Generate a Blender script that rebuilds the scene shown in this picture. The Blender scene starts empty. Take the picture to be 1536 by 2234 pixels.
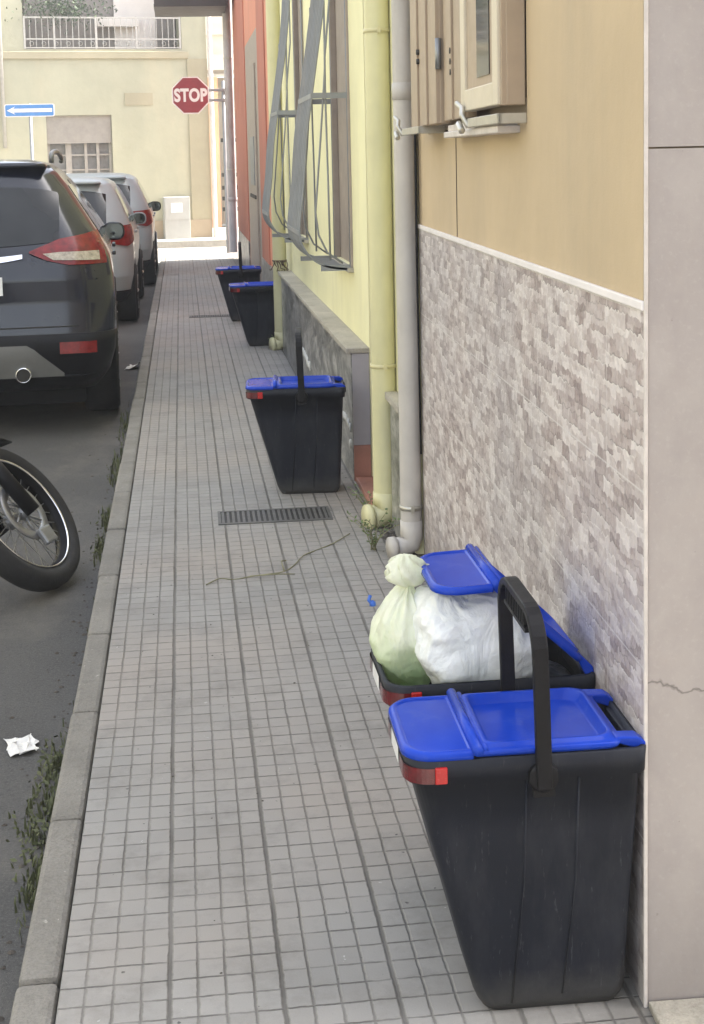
import bpy, bmesh, math, random
from mathutils import Vector, Matrix, noise
R = math.radians
random.seed(7)
scene = bpy.context.scene
col = scene.collection

# ------------------------------------------------------------ camera
cam_d = bpy.data.cameras.new('camera'); cam = bpy.data.objects.new('camera', cam_d); col.objects.link(cam)
F, PX, PY = 3100.0, 768.0, 680.0            # focal length and optical centre in pixels of the 1536 x 2234 photo
vy = Vector((393-PX, 350-PY, F)).normalized()
s_ = .022; k_ = -(s_*vy.x+vy.y)/vy.z
up = -Vector((s_, 1, k_)).normalized(); vx = vy.cross(up)
# rows: camera right, down, forward expressed in world axes
right = Vector((vx.x, vy.x, up.x)); down = Vector((vx.y, vy.y, up.y)); fwd = Vector((vx.z, vy.z, up.z))
m = Matrix((right, -down, -fwd)).transposed().to_4x4(); m.translation = (0, 0, 1.5)
cam.matrix_world = m
cam_d.sensor_fit = 'VERTICAL'; cam_d.sensor_height = 24; cam_d.lens = F/2234*24
cam_d.shift_x = 0.0; cam_d.shift_y = -(1117-PY)/2234
cam_d.clip_start = .05; cam_d.clip_end = 2000
scene.camera = cam

# ------------------------------------------------------------ light
SUN_EL, SUN_AZ = R(57), R(84)
w = bpy.data.worlds.new('World'); scene.world = w; w.use_nodes = True
nt = w.node_tree; bg = nt.nodes['Background']; sky = nt.nodes.new('ShaderNodeTexSky')
sky.sky_type = 'NISHITA'; sky.sun_disc = False; sky.sun_elevation = SUN_EL; sky.sun_rotation = SUN_AZ
sky.air_density = 1.0; sky.dust_density = 2.5; sky.ozone_density = 1.0
hs = nt.nodes.new('ShaderNodeHueSaturation'); hs.inputs['Saturation'].default_value = .4   # sky greyed in place of a white balance
nt.links.new(sky.outputs[0], hs.inputs['Color']); nt.links.new(hs.outputs[0], bg.inputs[0]); bg.inputs[1].default_value = .15
sd = bpy.data.lights.new('sun', 'SUN'); sd.energy = 4.0; sd.angle = R(.5); sd.color = (1, .95, .86)
so = bpy.data.objects.new('sun', sd); col.objects.link(so)
dv = Vector((math.sin(SUN_AZ)*math.cos(SUN_EL), math.cos(SUN_AZ)*math.cos(SUN_EL), math.sin(SUN_EL)))
so.rotation_euler = dv.to_track_quat('Z', 'Y').to_euler(); so.location = (8, 2, 14)
vs = scene.view_settings; vs.view_transform = 'Standard'; vs.look = 'None'; vs.gamma = 1; vs.exposure = 2.17

# ------------------------------------------------------------ node helpers
class NT:
    def __init__(s, name):
        s.m = bpy.data.materials.new(name); s.m.use_nodes = True
        s.t = s.m.node_tree; s.b = s.t.nodes['Principled BSDF']
        s.co = s.t.nodes.new('ShaderNodeTexCoord').outputs['Object']
    def n(s, ty, ins={}, **kw):
        x = s.t.nodes.new(ty)
        for k, v in kw.items(): setattr(x, k, v)
        for k, v in ins.items(): s.set(x.inputs[k], v)
        return x
    def set(s, sock, v):
        if hasattr(v, 'is_linked') or isinstance(v, bpy.types.NodeSocket): s.t.links.new(v, sock)
        elif isinstance(v, (tuple, list)) and len(v) == 3 and sock.type == 'RGBA': sock.default_value = (*v, 1)
        else: sock.default_value = v
    def math(s, op, a, b=0, clamp=False):
        x = s.n('ShaderNodeMath', operation=op, use_clamp=clamp); s.set(x.inputs[0], a); s.set(x.inputs[1], b); return x.outputs[0]
    def vec(s, scale=(1, 1, 1), loc=(0, 0, 0), src=None):
        x = s.n('ShaderNodeMapping', {'Vector': src or s.co}); x.inputs['Scale'].default_value = scale; x.inputs['Location'].default_value = loc; return x.outputs[0]
    def noise(s, scale, detail=3, rough=.5, v=None, dist=0):
        x = s.n('ShaderNodeTexNoise', {'Vector': v or s.co, 'Scale': scale, 'Detail': detail, 'Roughness': rough, 'Distortion': dist}); return x.outputs[0]
    def ramp(s, f, stops):
        x = s.n('ShaderNodeValToRGB', {0: f}); e = x.color_ramp.elements
        while len(e) < len(stops): e.new(.5)
        for q, (p, c) in zip(e, stops):
            q.position = p; q.color = (*c, 1) if isinstance(c, tuple) else (c, c, c, 1)
        return x.outputs[0]
    def mix(s, f, a, b, mode='MIX'):
        x = s.n('ShaderNodeMix', data_type='RGBA', blend_type=mode); s.set(x.inputs[0], f); s.set(x.inputs[6], a); s.set(x.inputs[7], b); return x.outputs[2]
    def sep(s, v=None):
        x = s.n('ShaderNodeSeparateXYZ', {0: v or s.co}); return x.outputs
    def comb(s, x, y, z=0):
        c = s.n('ShaderNodeCombineXYZ', {0: x, 1: y, 2: z}); return c.outputs[0]
    def white(s, v):
        x = s.n('ShaderNodeTexWhiteNoise', {'Vector': v}, noise_dimensions='3D'); return x.outputs[0]
    def bump(s, h, strength=.5, dist=.01, prev=None):
        x = s.n('ShaderNodeBump', {'Height': h, 'Strength': strength, 'Distance': dist})
        if prev is not None: s.set(x.inputs['Normal'], prev)
        return x.outputs[0]
    def done(s, c=None, rough=None, normal=None, **kw):
        if c is not None: s.set(s.b.inputs['Base Color'], c)
        if rough is not None: s.set(s.b.inputs['Roughness'], rough)
        if normal is not None: s.set(s.b.inputs['Normal'], normal)
        for k, v in kw.items(): s.set(s.b.inputs[k.replace('_', ' ')], v)
        return s.m

def plain(name, c, rough=.5, var=.12, scale=12, bump=.0, bscale=150, metal=0, coat=0, dirt=None, dirt_amt=.5, dscale=3, spec=None):
    t = NT(name)
    a = tuple(x*(1-var) for x in c); b = tuple(min(1, x*(1+var)) for x in c)
    cc = t.ramp(t.noise(scale, 4, .6), [(.3, a), (.7, b)])
    if dirt:
        f = t.ramp(t.noise(dscale, 5, .65, v=t.vec((1, 1, .35))), [(.48, 0.0), (.75, dirt_amt)])
        cc = t.mix(f, cc, dirt)
    nm = t.bump(t.noise(bscale, 3), bump, .004) if bump else None
    rr = t.math('ADD', t.math('MULTIPLY', t.noise(scale*2.3, 3), .2), rough-.1)
    kw = dict(Metallic=metal)
    if spec is not None: kw['Specular IOR Level'] = spec
    if coat: kw['Coat Weight'] = coat; kw['Coat Roughness'] = .05
    t.done(cc, rr, nm, **kw); return t.m

def groove(t, x, pitch, half, soft):
    f = t.math('FRACT', t.math('DIVIDE', x, pitch))
    d = t.math('MULTIPLY', t.math('MINIMUM', f, t.math('SUBTRACT', 1.0, f)), pitch)
    return t.math('SUBTRACT', 1.0, t.math('DIVIDE', t.math('SUBTRACT', d, half), soft, True), True)

def mat_paving():
    t = NT('paving_tiles')
    wob = t.math('MULTIPLY', t.math('SUBTRACT', t.noise(9, 3), .5), .005)
    wob2 = t.math('MULTIPLY', t.math('SUBTRACT', t.noise(60, 2), .5), .004)
    X, Y, _ = t.sep()[0:3]
    x = t.math('ADD', t.math('ADD', t.math('ADD', X, 10.27), wob), wob2); y = t.math('ADD', t.math('ADD', t.math('ADD', Y, 10*.24+.026), wob), wob2)
    # every tile sits a hair off its neighbours
    tx = t.math('FLOOR', t.math('DIVIDE', x, .204)); ty = t.math('FLOOR', t.math('DIVIDE', y, .24))
    rnd = t.white(t.comb(tx, ty, 1.0)); rnd2 = t.white(t.comb(tx, ty, 5.0))
    bx = t.math('FLOOR', t.math('DIVIDE', x, .051)); by = t.math('FLOOR', t.math('DIVIDE', y, .06))
    rb = t.white(t.comb(bx, by, 2.0))
    fade = t.ramp(t.noise(3.1, 4, .6), [(.35, .15), (.6, 1.0)])
    fade2 = t.ramp(t.noise(7.7, 4, .7, v=t.vec((1, 2.2, 1))), [(.4, .1), (.6, 1.0)])
    gx = t.math('MULTIPLY', groove(t, x, .051, .0008, .003), t.math('ADD', t.math('MULTIPLY', fade, .45), .3))
    gy = t.math('MULTIPLY', groove(t, y, .06, .0007, .0024), t.math('ADD', t.math('MULTIPLY', fade2, .7), .32))
    GX = t.math('MULTIPLY', groove(t, x, .204, .0022, .004), t.math('ADD', t.math('MULTIPLY', fade, .4), .6))
    GY = t.math('MULTIPLY', groove(t, y, .24, .0012, .002), t.math('ADD', t.math('MULTIPLY', fade2, .5), .3))
    g = t.math('MAXIMUM', t.math('MAXIMUM', gx, gy), t.math('MAXIMUM', GX, GY))
    base = t.ramp(t.noise(2.2, 5, .6), [(.3, (.245, .235, .215)), (.7, (.325, .314, .292))])
    base = t.mix(.5, base, t.ramp(rnd, [(0, (.235, .225, .208)), (1, (.315, .303, .28))]))
    base = t.mix(t.math('MULTIPLY', rb, .3), base, (.38, .365, .34))
    base = t.mix(t.math('MULTIPLY', t.noise(420, 2), .25), base, (.12, .12, .12))
    # lighter, cooler near the camera; warmer worn patches
    warm = t.ramp(t.noise(.9, 3), [(.42, 0.0), (.62, .7)])
    base = t.mix(warm, base, (.33, .29, .25))
    dirt = t.ramp(t.noise(5.5, 6, .75), [(.5, 0.0), (.70, .5)])
    base = t.mix(dirt, base, (.15, .14, .125))
    spots = t.ramp(t.noise(34, 4, .65), [(.70, 0.0), (.735, .75)])
    base = t.mix(spots, base, (.55, .54, .52))
    dots = t.ramp(t.noise(48, 2, .5, v=t.vec((1, 1, 1), (5, 3, 0))), [(.735, 0.0), (.76, .85)])
    streak = t.ramp(t.noise(1.7, 5, .7, v=t.vec((1, .5, 1), (9, 2, 0))), [(.54, 0.0), (.68, .35)]); base = t.mix(streak, base, (.19, .175, .155))
    base = t.mix(dots, base, (.04, .038, .035))
    edge_d = t.ramp(t.math('ADD', X, t.math('MULTIPLY', t.noise(8, 5, .7), .16)), [(.74, 0.0), (.86, .6)]); base = t.mix(edge_d, base, (.13, .12, .105))
    c = t.mix(t.math('MULTIPLY', g, .85, True), base, (.078, .072, .063))
    h = t.math('SUBTRACT', t.math('MULTIPLY', rnd2, .25), g)
    nm = t.bump(t.noise(260, 3), .12, .004, t.bump(h, .9, .004))
    return t.done(c, .75, nm)

def mat_dado():
    t = NT('split_stone_tiles')
    s = t.sep(); Y, Z = s[1], s[2]
    n1 = t.math('MULTIPLY', t.math('SUBTRACT', t.noise(34, 3, .6), .5), .028)
    n2 = t.math('MULTIPLY', t.math('SUBTRACT', t.noise(40, 3, .6, v=t.vec((1, 1, 1), (3, 7, 1))), .5), .028)
    y = t.math('ADD', Y, n1); z = t.math('ADD', Z, n2)
    def layer(hz, ly, seed):
        row = t.math('FLOOR', t.math('DIVIDE', z, hz))
        off = t.white(t.comb(row, seed, 3.0))
        yy = t.math('ADD', t.math('DIVIDE', y, ly), t.math('MULTIPLY', off, 7))
        cell = t.math('FLOOR', yy)
        return t.white(t.comb(row, cell, seed)), t.math('FRACT', t.math('DIVIDE', z, hz)), t.math('FRACT', yy)
    v1, fz, fy = layer(.0270, .068, 1.0)
    v2, fz2, fy2 = layer(.0135, .042, 2.0)
    v = t.math('ADD', t.math('MULTIPLY', v1, .56), t.math('MULTIPLY', v2, .44))
    c = t.ramp(v, [(.10, (.25, .19, .182)), (.30, (.38, .305, .292)), (.46, (.48, .41, .392)), (.62, (.58, .515, .49)), (.88, (.73, .67, .64))])
    cool = t.ramp(t.noise(1.3, 4, .6), [(.4, 0.0), (.62, .45)])
    c = t.mix(cool, c, t.mix(v, (.28, .26, .28), (.52, .51, .54)))
    edge = t.math('MULTIPLY', t.ramp(fz, [(.84, 0.0), (.95, 1.0)]), t.ramp(v1, [(.5, 0.0), (.75, .7)]))  # highlight painted along the top edges of the stone pieces
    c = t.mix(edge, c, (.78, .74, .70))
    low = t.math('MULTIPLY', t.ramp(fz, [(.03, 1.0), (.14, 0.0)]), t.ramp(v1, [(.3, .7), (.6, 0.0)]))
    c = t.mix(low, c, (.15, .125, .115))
    sp = t.ramp(t.noise(70, 3, .7), [(.3, 0.0), (.7, .35)]); c = t.mix(sp, c, (.52, .49, .47))
    jz = groove(t, t.math('ADD', Z, .002), .3083, .0007, .0018)
    jy = t.math('MULTIPLY', groove(t, t.math('ADD', Y, .36), .6, .0008, .002), .7)
    jj = t.math('MAXIMUM', jz, jy); c = t.mix(t.math('MULTIPLY', jj, .75), c, (.66, .64, .62))
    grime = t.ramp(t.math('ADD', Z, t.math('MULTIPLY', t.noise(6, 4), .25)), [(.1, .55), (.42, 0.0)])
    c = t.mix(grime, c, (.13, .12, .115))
    h = t.math('ADD', t.math('MULTIPLY', v, 1.5), t.math('MULTIPLY', t.noise(60, 3), .5))
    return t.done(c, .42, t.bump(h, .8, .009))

def mat_stucco(name, c, dirt=(.2, .18, .15), dscale=1.2, amt=.35, bump=.25, streak=True):
    t = NT(name)
    a = tuple(x*.9 for x in c); b = tuple(min(1, x*1.07) for x in c)
    cc = t.ramp(t.noise(1.6, 5, .6), [(.3, a), (.7, b)])
    st = t.ramp(t.noise(dscale*3, 5, .65, v=t.vec((1, 1, .16))), [(.52, 0.0), (.8, amt)])
    cc = t.mix(st, cc, dirt)
    z = t.sep()[2]
    cc = t.mix(t.math('MULTIPLY', t.noise(300, 2), .12), cc, tuple(x*.6 for x in c))
    return t.done(cc, .85, t.bump(t.noise(220, 4, .6), bump, .003, t.bump(t.noise(9, 3), .15, .02)))

def mat_asphalt():
    t = NT('asphalt')
    c = t.ramp(t.noise(1.1, 5, .6), [(.3, (.05, .049, .048)), (.7, (.085, .082, .078))])
    ag = t.ramp(t.noise(150, 3, .7), [(.5, 0.0), (.7, .6)]); c = t.mix(ag, c, (.15, .145, .135)); dk = t.ramp(t.noise(110, 3, .7, v=t.vec((1, 1, 1), (4, 1, 0))), [(.52, 0.0), (.68, .6)]); c = t.mix(dk, c, (.025, .025, .025))
    du = t.ramp(t.noise(2.6, 5, .7, v=t.vec((1, .6, 1))), [(.5, 0.0), (.72, .45)]); c = t.mix(du, c, (.17, .155, .135))
    # crossing road further on, its sunlight painted in as a paler tone
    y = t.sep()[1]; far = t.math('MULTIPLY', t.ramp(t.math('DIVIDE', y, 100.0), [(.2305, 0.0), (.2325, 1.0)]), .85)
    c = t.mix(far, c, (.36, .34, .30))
    return t.done(c, .82, t.bump(t.noise(330, 3, .6), .5, .006))

def mat_concrete(name, c, sp=.35):
    t = NT(name)
    cc = t.ramp(t.noise(4, 6, .65), [(.3, tuple(x*.72 for x in c)), (.7, tuple(x*1.12 for x in c))])
    g = t.ramp(t.noise(190, 2, .6), [(.42, 0.0), (.7, sp)]); cc = t.mix(g, cc, tuple(x*.4 for x in c))
    g2 = t.ramp(t.noise(45, 3, .6), [(.68, 0.0), (.74, .7)]); cc = t.mix(g2, cc, tuple(min(1, x*2) for x in c))
    cc = t.mix(t.ramp(t.noise(16, 5, .7), [(.5, 0.0), (.66, .5)]), cc, tuple(x*.5 for x in c))
    return t.done(cc, .85, t.bump(t.noise(120, 5, .7), .8, .008, t.bump(t.noise(22, 4), .5, .02)))

def mat_slab():
    t = NT('grey_stone_slab')
    cc = t.ramp(t.noise(3, 5, .55), [(.3, (.355, .318, .298)), (.7, (.425, .385, .36))])
    v = t.ramp(t.noise(14, 5, .7, dist=.6), [(.5, 0.0), (.75, .35)]); cc = t.mix(v, cc, (.385, .335, .305))
    p = t.ramp(t.noise(75, 2, .6), [(.73, 0.0), (.78, .7)]); cc = t.mix(p, cc, (.2, .18, .17))
    bl = t.ramp(t.noise(6, 6, .7, v=t.vec((1, 1, .7), (4, 4, 4))), [(.42, 0.0), (.68, .45)]); cc = t.mix(bl, cc, (.285, .25, .245)); gr_ = t.ramp(t.noise(90, 3, .7), [(.55, 0.0), (.75, .35)]); cc = t.mix(gr_, cc, (.48, .44, .42))
    s = t.sep()
    sm_ = t.ramp(t.math('ADD', s[2], t.math('MULTIPLY', t.noise(9, 5, .7), .3)), [(.12, .45), (.5, 0.0)]); cc = t.mix(sm_, cc, (.2, .18, .165))
    # one hairline crack across the middle slab
    line = t.math('ADD', t.math('SUBTRACT', s[2], .588), t.math('MULTIPLY', t.math('SUBTRACT', t.noise(22, 3, .6), .5), .05))
    line = t.math('ADD', line, t.math('MULTIPLY', s[0], .12))
    cr = t.ramp(t.math('ABSOLUTE', line), [(.0004, .85), (.0016, 0.0)]); cc = t.mix(cr, cc, (.12, .11, .10))
    return t.done(cc, .5, t.bump(t.noise(60, 4), .08, .004))

def mat_zocle():
    t = NT('speckled_grey_plinth')
    cc = t.ramp(t.noise(7, 6, .7, v=t.vec((1, .45, 1)), dist=.8), [(.34, (.05, .052, .05)), (.5, (.17, .17, .16)), (.64, (.40, .39, .37))])
    f = t.ramp(t.noise(26, 4, .7, v=t.vec((1, .4, 1))), [(.5, 0.0), (.72, .6)]); cc = t.mix(f, cc, (.40, .39, .37))
    return t.done(cc, .35, t.bump(t.noise(30, 4), .3, .006))

def mat_paint(name, c, rough=.25, metal=.0, coat=.8):
    t = NT(name)
    cc = t.mix(t.ramp(t.noise(5, 5, .6), [(.45, 0.0), (.75, .06)]), c, (.25, .22, .18))
    return t.done(cc, t.math('ADD', t.math('MULTIPLY', t.noise(9, 4), .15), rough-.05), None, Metallic=metal, **{'Coat Weight': coat, 'Specular IOR Level': .35, 'Coat Roughness': .08})

def mat_bag(name, c, c2, zsplit=None, tl=.12, tpp=.03):
    t = NT(name)
    cc = t.ramp(t.noise(11, 4, .6), [(.35, c2), (.62, c)])
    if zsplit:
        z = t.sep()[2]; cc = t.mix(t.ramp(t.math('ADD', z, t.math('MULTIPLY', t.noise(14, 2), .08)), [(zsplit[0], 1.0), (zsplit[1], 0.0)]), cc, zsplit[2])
    wr = t.n('ShaderNodeTexNoise', {'Vector': t.vec((1, 1, .5)), 'Scale': 17, 'Detail': 5, 'Roughness': .55, 'Distortion': .9}).outputs[0]
    fine = t.noise(60, 4, .6, dist=1.0)
    nm = t.bump(fine, .35, .004, t.bump(wr, .6, .018))
    t.done(cc, .28, nm, **{'Subsurface Weight': .0, 'Specular IOR Level': .6})
    tr = t.n('ShaderNodeBsdfTranslucent', {'Color': cc, 'Normal': nm}); tp = t.n('ShaderNodeBsdfTransparent')
    mx = t.n('ShaderNodeMixShader', {0: tl}); t.t.links.new(t.b.outputs[0], mx.inputs[1]); t.t.links.new(tr.outputs[0], mx.inputs[2])
    mx2 = t.n('ShaderNodeMixShader', {0: tpp}); t.t.links.new(mx.outputs[0], mx2.inputs[1]); t.t.links.new(tp.outputs[0], mx2.inputs[2])
    t.t.links.new(mx2.outputs[0], t.t.nodes['Material Output'].inputs[0])
    return t.m

def mat_glass(name, c=(.015, .017, .018), rough=.06, sp=.7):
    t = NT(name); cc = t.ramp(t.noise(2.5, 2), [(.4, c), (.7, tuple(x*2.2 for x in c))])
    return t.done(cc, rough, None, **{'Specular IOR Level': sp})

M = dict(
    paving=mat_paving(), dado=mat_dado(), asphalt=mat_asphalt(), kerb=mat_concrete('kerb_stone', (.27, .255, .225)),
    beige=mat_stucco('beige_stucco', (.52, .405, .255), (.34, .28, .20), 1.0, .4), yellow=mat_stucco('yellow_stucco', (.83, .79, .48), (.55, .5, .34), 1.4, .3),
    orange=mat_stucco('orange_stucco', (.62, .26, .165), (.4, .3, .22), 1.2, .25), rust=mat_stucco('dark_orange_trim', (.44, .165, .11), (.3, .2, .15), 1.2, .25),
    cream=mat_stucco('cream_stucco', (.40, .385, .275), (.55, .46, .3), .5, .3), cream2=mat_stucco('cream_trim', (.36, .32, .215), (.45, .36, .24), .5, .3),
    tan=mat_stucco('tan_plinth', (.36, .29, .20), (.4, .28, .18), .8, .4), pale=mat_stucco('pale_far_wall', (.62, .58, .53), (.4, .36, .3), .6, .3),
    salmon=mat_stucco('salmon_far_wall', (.75, .42, .27), (.4, .3, .2), .6, .2),
    slab=mat_slab(), zocle=mat_zocle(), capstone=mat_concrete('cap_stone', (.50, .46, .38), .25),
    white=plain('white_trim', (.62, .57, .53), .5, .1, 30, dirt=(.4, .36, .32), dirt_amt=.5, dscale=9), cable=plain('off_white_paint', (.42, .40, .36), .5, .1, 20, .1),
    greypipe=plain('grey_white_pipe', (.50, .47, .43), .5, .08, 6, .05, 80, dirt=(.28, .26, .22), dirt_amt=.45, dscale=5),
    yelpipe=plain('yellow_pipe', (.62, .585, .34), .45, .06, 5, .05, 80, dirt=(.42, .4, .26), dirt_amt=.5, dscale=5),
    lilpipe=plain('weathered_grey_pipe', (.52, .49, .49), .5, .12, 6, .1, 60, dirt=(.22, .14, .1), dirt_amt=.8, dscale=2),
    taupe2=plain('pale_taupe_frame', (.33, .30, .26), .6, .1, 9), galv=plain('galvanised_metal', (.27, .28, .29), .45, .15, 8, .1, 60, .6, dirt=(.3, .2, .12), dirt_amt=.25),
    grille=plain('grey_painted_iron', (.245, .255, .265), .5, .12, 7, .08, 60, .1, dirt=(.33, .3, .25), dirt_amt=.4),
    taupe=plain('taupe_shutter', (.33, .275, .23), .55, .1, 9, .1, 60), shutter=plain('brown_beige_shutter', (.36, .275, .19), .45, .07, 12, .04),
    cream_frame=plain('cream_window_frame', (.60, .53, .40), .4, .05, 12), darkgap=plain('dark_gap', (.02, .018, .016), .7),
    glass=mat_glass('window_glass'), bin=None,
    blue=None, red=plain('red_reflector', (.10, .004, .008), .2, .3, 60, .3, 400, coat=.5), red2=plain('bright_red_plastic', (.42, .012, .012), .25, .15, 60), black=plain('black_plastic', (.005, .005, .007), .5, .2, 20, .15, 300, spec=.22),
    stopred=plain('faded_stop_red', (.27, .035, .045), .45, .12, 6), signwhite=plain('sign_white', (.78, .74, .72), .45, .05, 10), signblue=plain('sign_blue', (.06, .22, .52), .4, .1, 10),
    backgrey=plain('sign_back', (.3, .3, .3), .5, .1, 10, metal=.5),
    cabinet=plain('pale_grey_cabinet', (.36, .36, .335), .6, .08, 5, .1, 60, dirt=(.36, .34, .3)), brown=plain('brown_painted_panel', (.055, .045, .04), .6, .2, 4),
    navy=mat_paint('dark_navy_paint', (.004, .006, .016), .14, coat=.45), silver=mat_paint('silver_paint', (.33, .37, .375), .32, .0, .25), dark=mat_paint('dark_grey_paint', (.045, .055, .058), .25, 0, .3),
    cglass=mat_glass('tinted_car_glass', (.008, .009, .010), .04, .35), chrome=plain('chrome', (.75, .75, .77), .14, .05, 10, metal=1),
    tyre=plain('tyre_rubber', (.018, .018, .019), .75, .2, 14, .3, 120), rim=plain('wheel_rim', (.35, .35, .36), .3, .1, 10, metal=.9),
    lampred=plain('tail_lamp_red', (.17, .006, .006), .2, .35, 30, .2, 200, coat=.35, spec=.3), lampclear=plain('tail_lamp_clear', (.36, .31, .24), .15, .35, 40, .4, 120, coat=.6),
    diffuser=plain('satin_grey_plastic', (.16, .16, .155), .45, .1, 8), plate=plain('white_plate', (.7, .7, .7), .4, .1, 10),
    terracotta=plain('terracotta_threshold', (.38, .17, .12), .6, .15, 8, .2, 60), iron=plain('cast_iron', (.10, .098, .092), .6, .2, 20, .3, 90),
    wall_lilac=plain('lilac_grey_marble', (.36, .34, .36), .5, .06, 8), paper=plain('litter_paper', (.72, .71, .68), .7, .08, 30, .3, 40),
    stem=plain('dry_stem', (.22, .21, .12), .8, .3, 40), leaf=plain('weed_leaf', (.10, .15, .045), .6, .35, 30), grass=plain('grass_blade', (.075, .085, .035), .7, .5, 30),
    soil=plain('soil', (.07, .06, .05), .95, .3, 30, .8, 80), roof=plain('flat_roof', (.3, .28, .26), .9, .1, 4),
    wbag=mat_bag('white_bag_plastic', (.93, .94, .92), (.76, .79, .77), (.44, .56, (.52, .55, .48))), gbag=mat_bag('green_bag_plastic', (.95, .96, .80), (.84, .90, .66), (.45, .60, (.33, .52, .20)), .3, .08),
    bbag=mat_bag('dark_bag_plastic', (.10, .11, .12), (.03, .035, .04)), foliage=plain('balcony_foliage', (.05, .08, .035), .6, .4, 9),
    bluecloth=plain('blue_plastic_tie', (.03, .12, .5), .4, .1, 10), rust_metal=plain('rusty_wire', (.13, .09, .06), .8, .3, 40), amber=plain('mirror_glass', (.16, .18, .17), .05, .1, 8, metal=1),
    caution=plain('silver_strap', (.5, .48, .42), .35, .1, 30, metal=.7), ygrime=plain('yellow_strap', (.62, .57, .33), .45, .1, 20),
    brass=plain('pale_mark', (.6, .6, .57), .8, .1, 40),
)
def mat_bin():
    t = NT('dark_bin_plastic'); z = t.sep()
    cc = t.ramp(t.noise(5, 4, .6), [(.3, (.0045, .0065, .0135)), (.7, (.0075, .010, .019))])
    du = t.ramp(t.noise(9, 5, .7, v=t.vec((1, 1, .3))), [(.5, 0.0), (.8, .3)]); cc = t.mix(du, cc, (.07, .072, .078))
    sc = t.ramp(t.noise(30, 4, .8, v=t.vec((4, 4, .4))), [(.62, 0.0), (.68, .3)]); cc = t.mix(sc, cc, (.11, .11, .12))
    ft = t.ramp(t.math('ADD', z[2], t.math('MULTIPLY', t.noise(18, 4, .7), .08)), [(.05, .5), (.13, 0.0)]); cc = t.mix(ft, cc, (.10, .095, .085))
    return t.done(cc, .55, t.bump(t.noise(420, 2), .12, .002), **{'Specular IOR Level': .3})
def mat_blue():
    t = NT('blue_lid_plastic')
    cc = t.ramp(t.noise(6, 4, .6), [(.3, (.004, .036, .36)), (.7, (.008, .052, .46))])
    du = t.ramp(t.noise(13, 5, .7), [(.55, 0.0), (.8, .2)]); cc = t.mix(du, cc, (.2, .23, .36))
    return t.done(cc, t.math('ADD', t.math('MULTIPLY', t.noise(15, 4), .18), .14), t.bump(t.noise(25, 3), .06, .004), **{'Specular IOR Level': .18})
M['bin'] = mat_bin(); M['blue'] = mat_blue()

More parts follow.
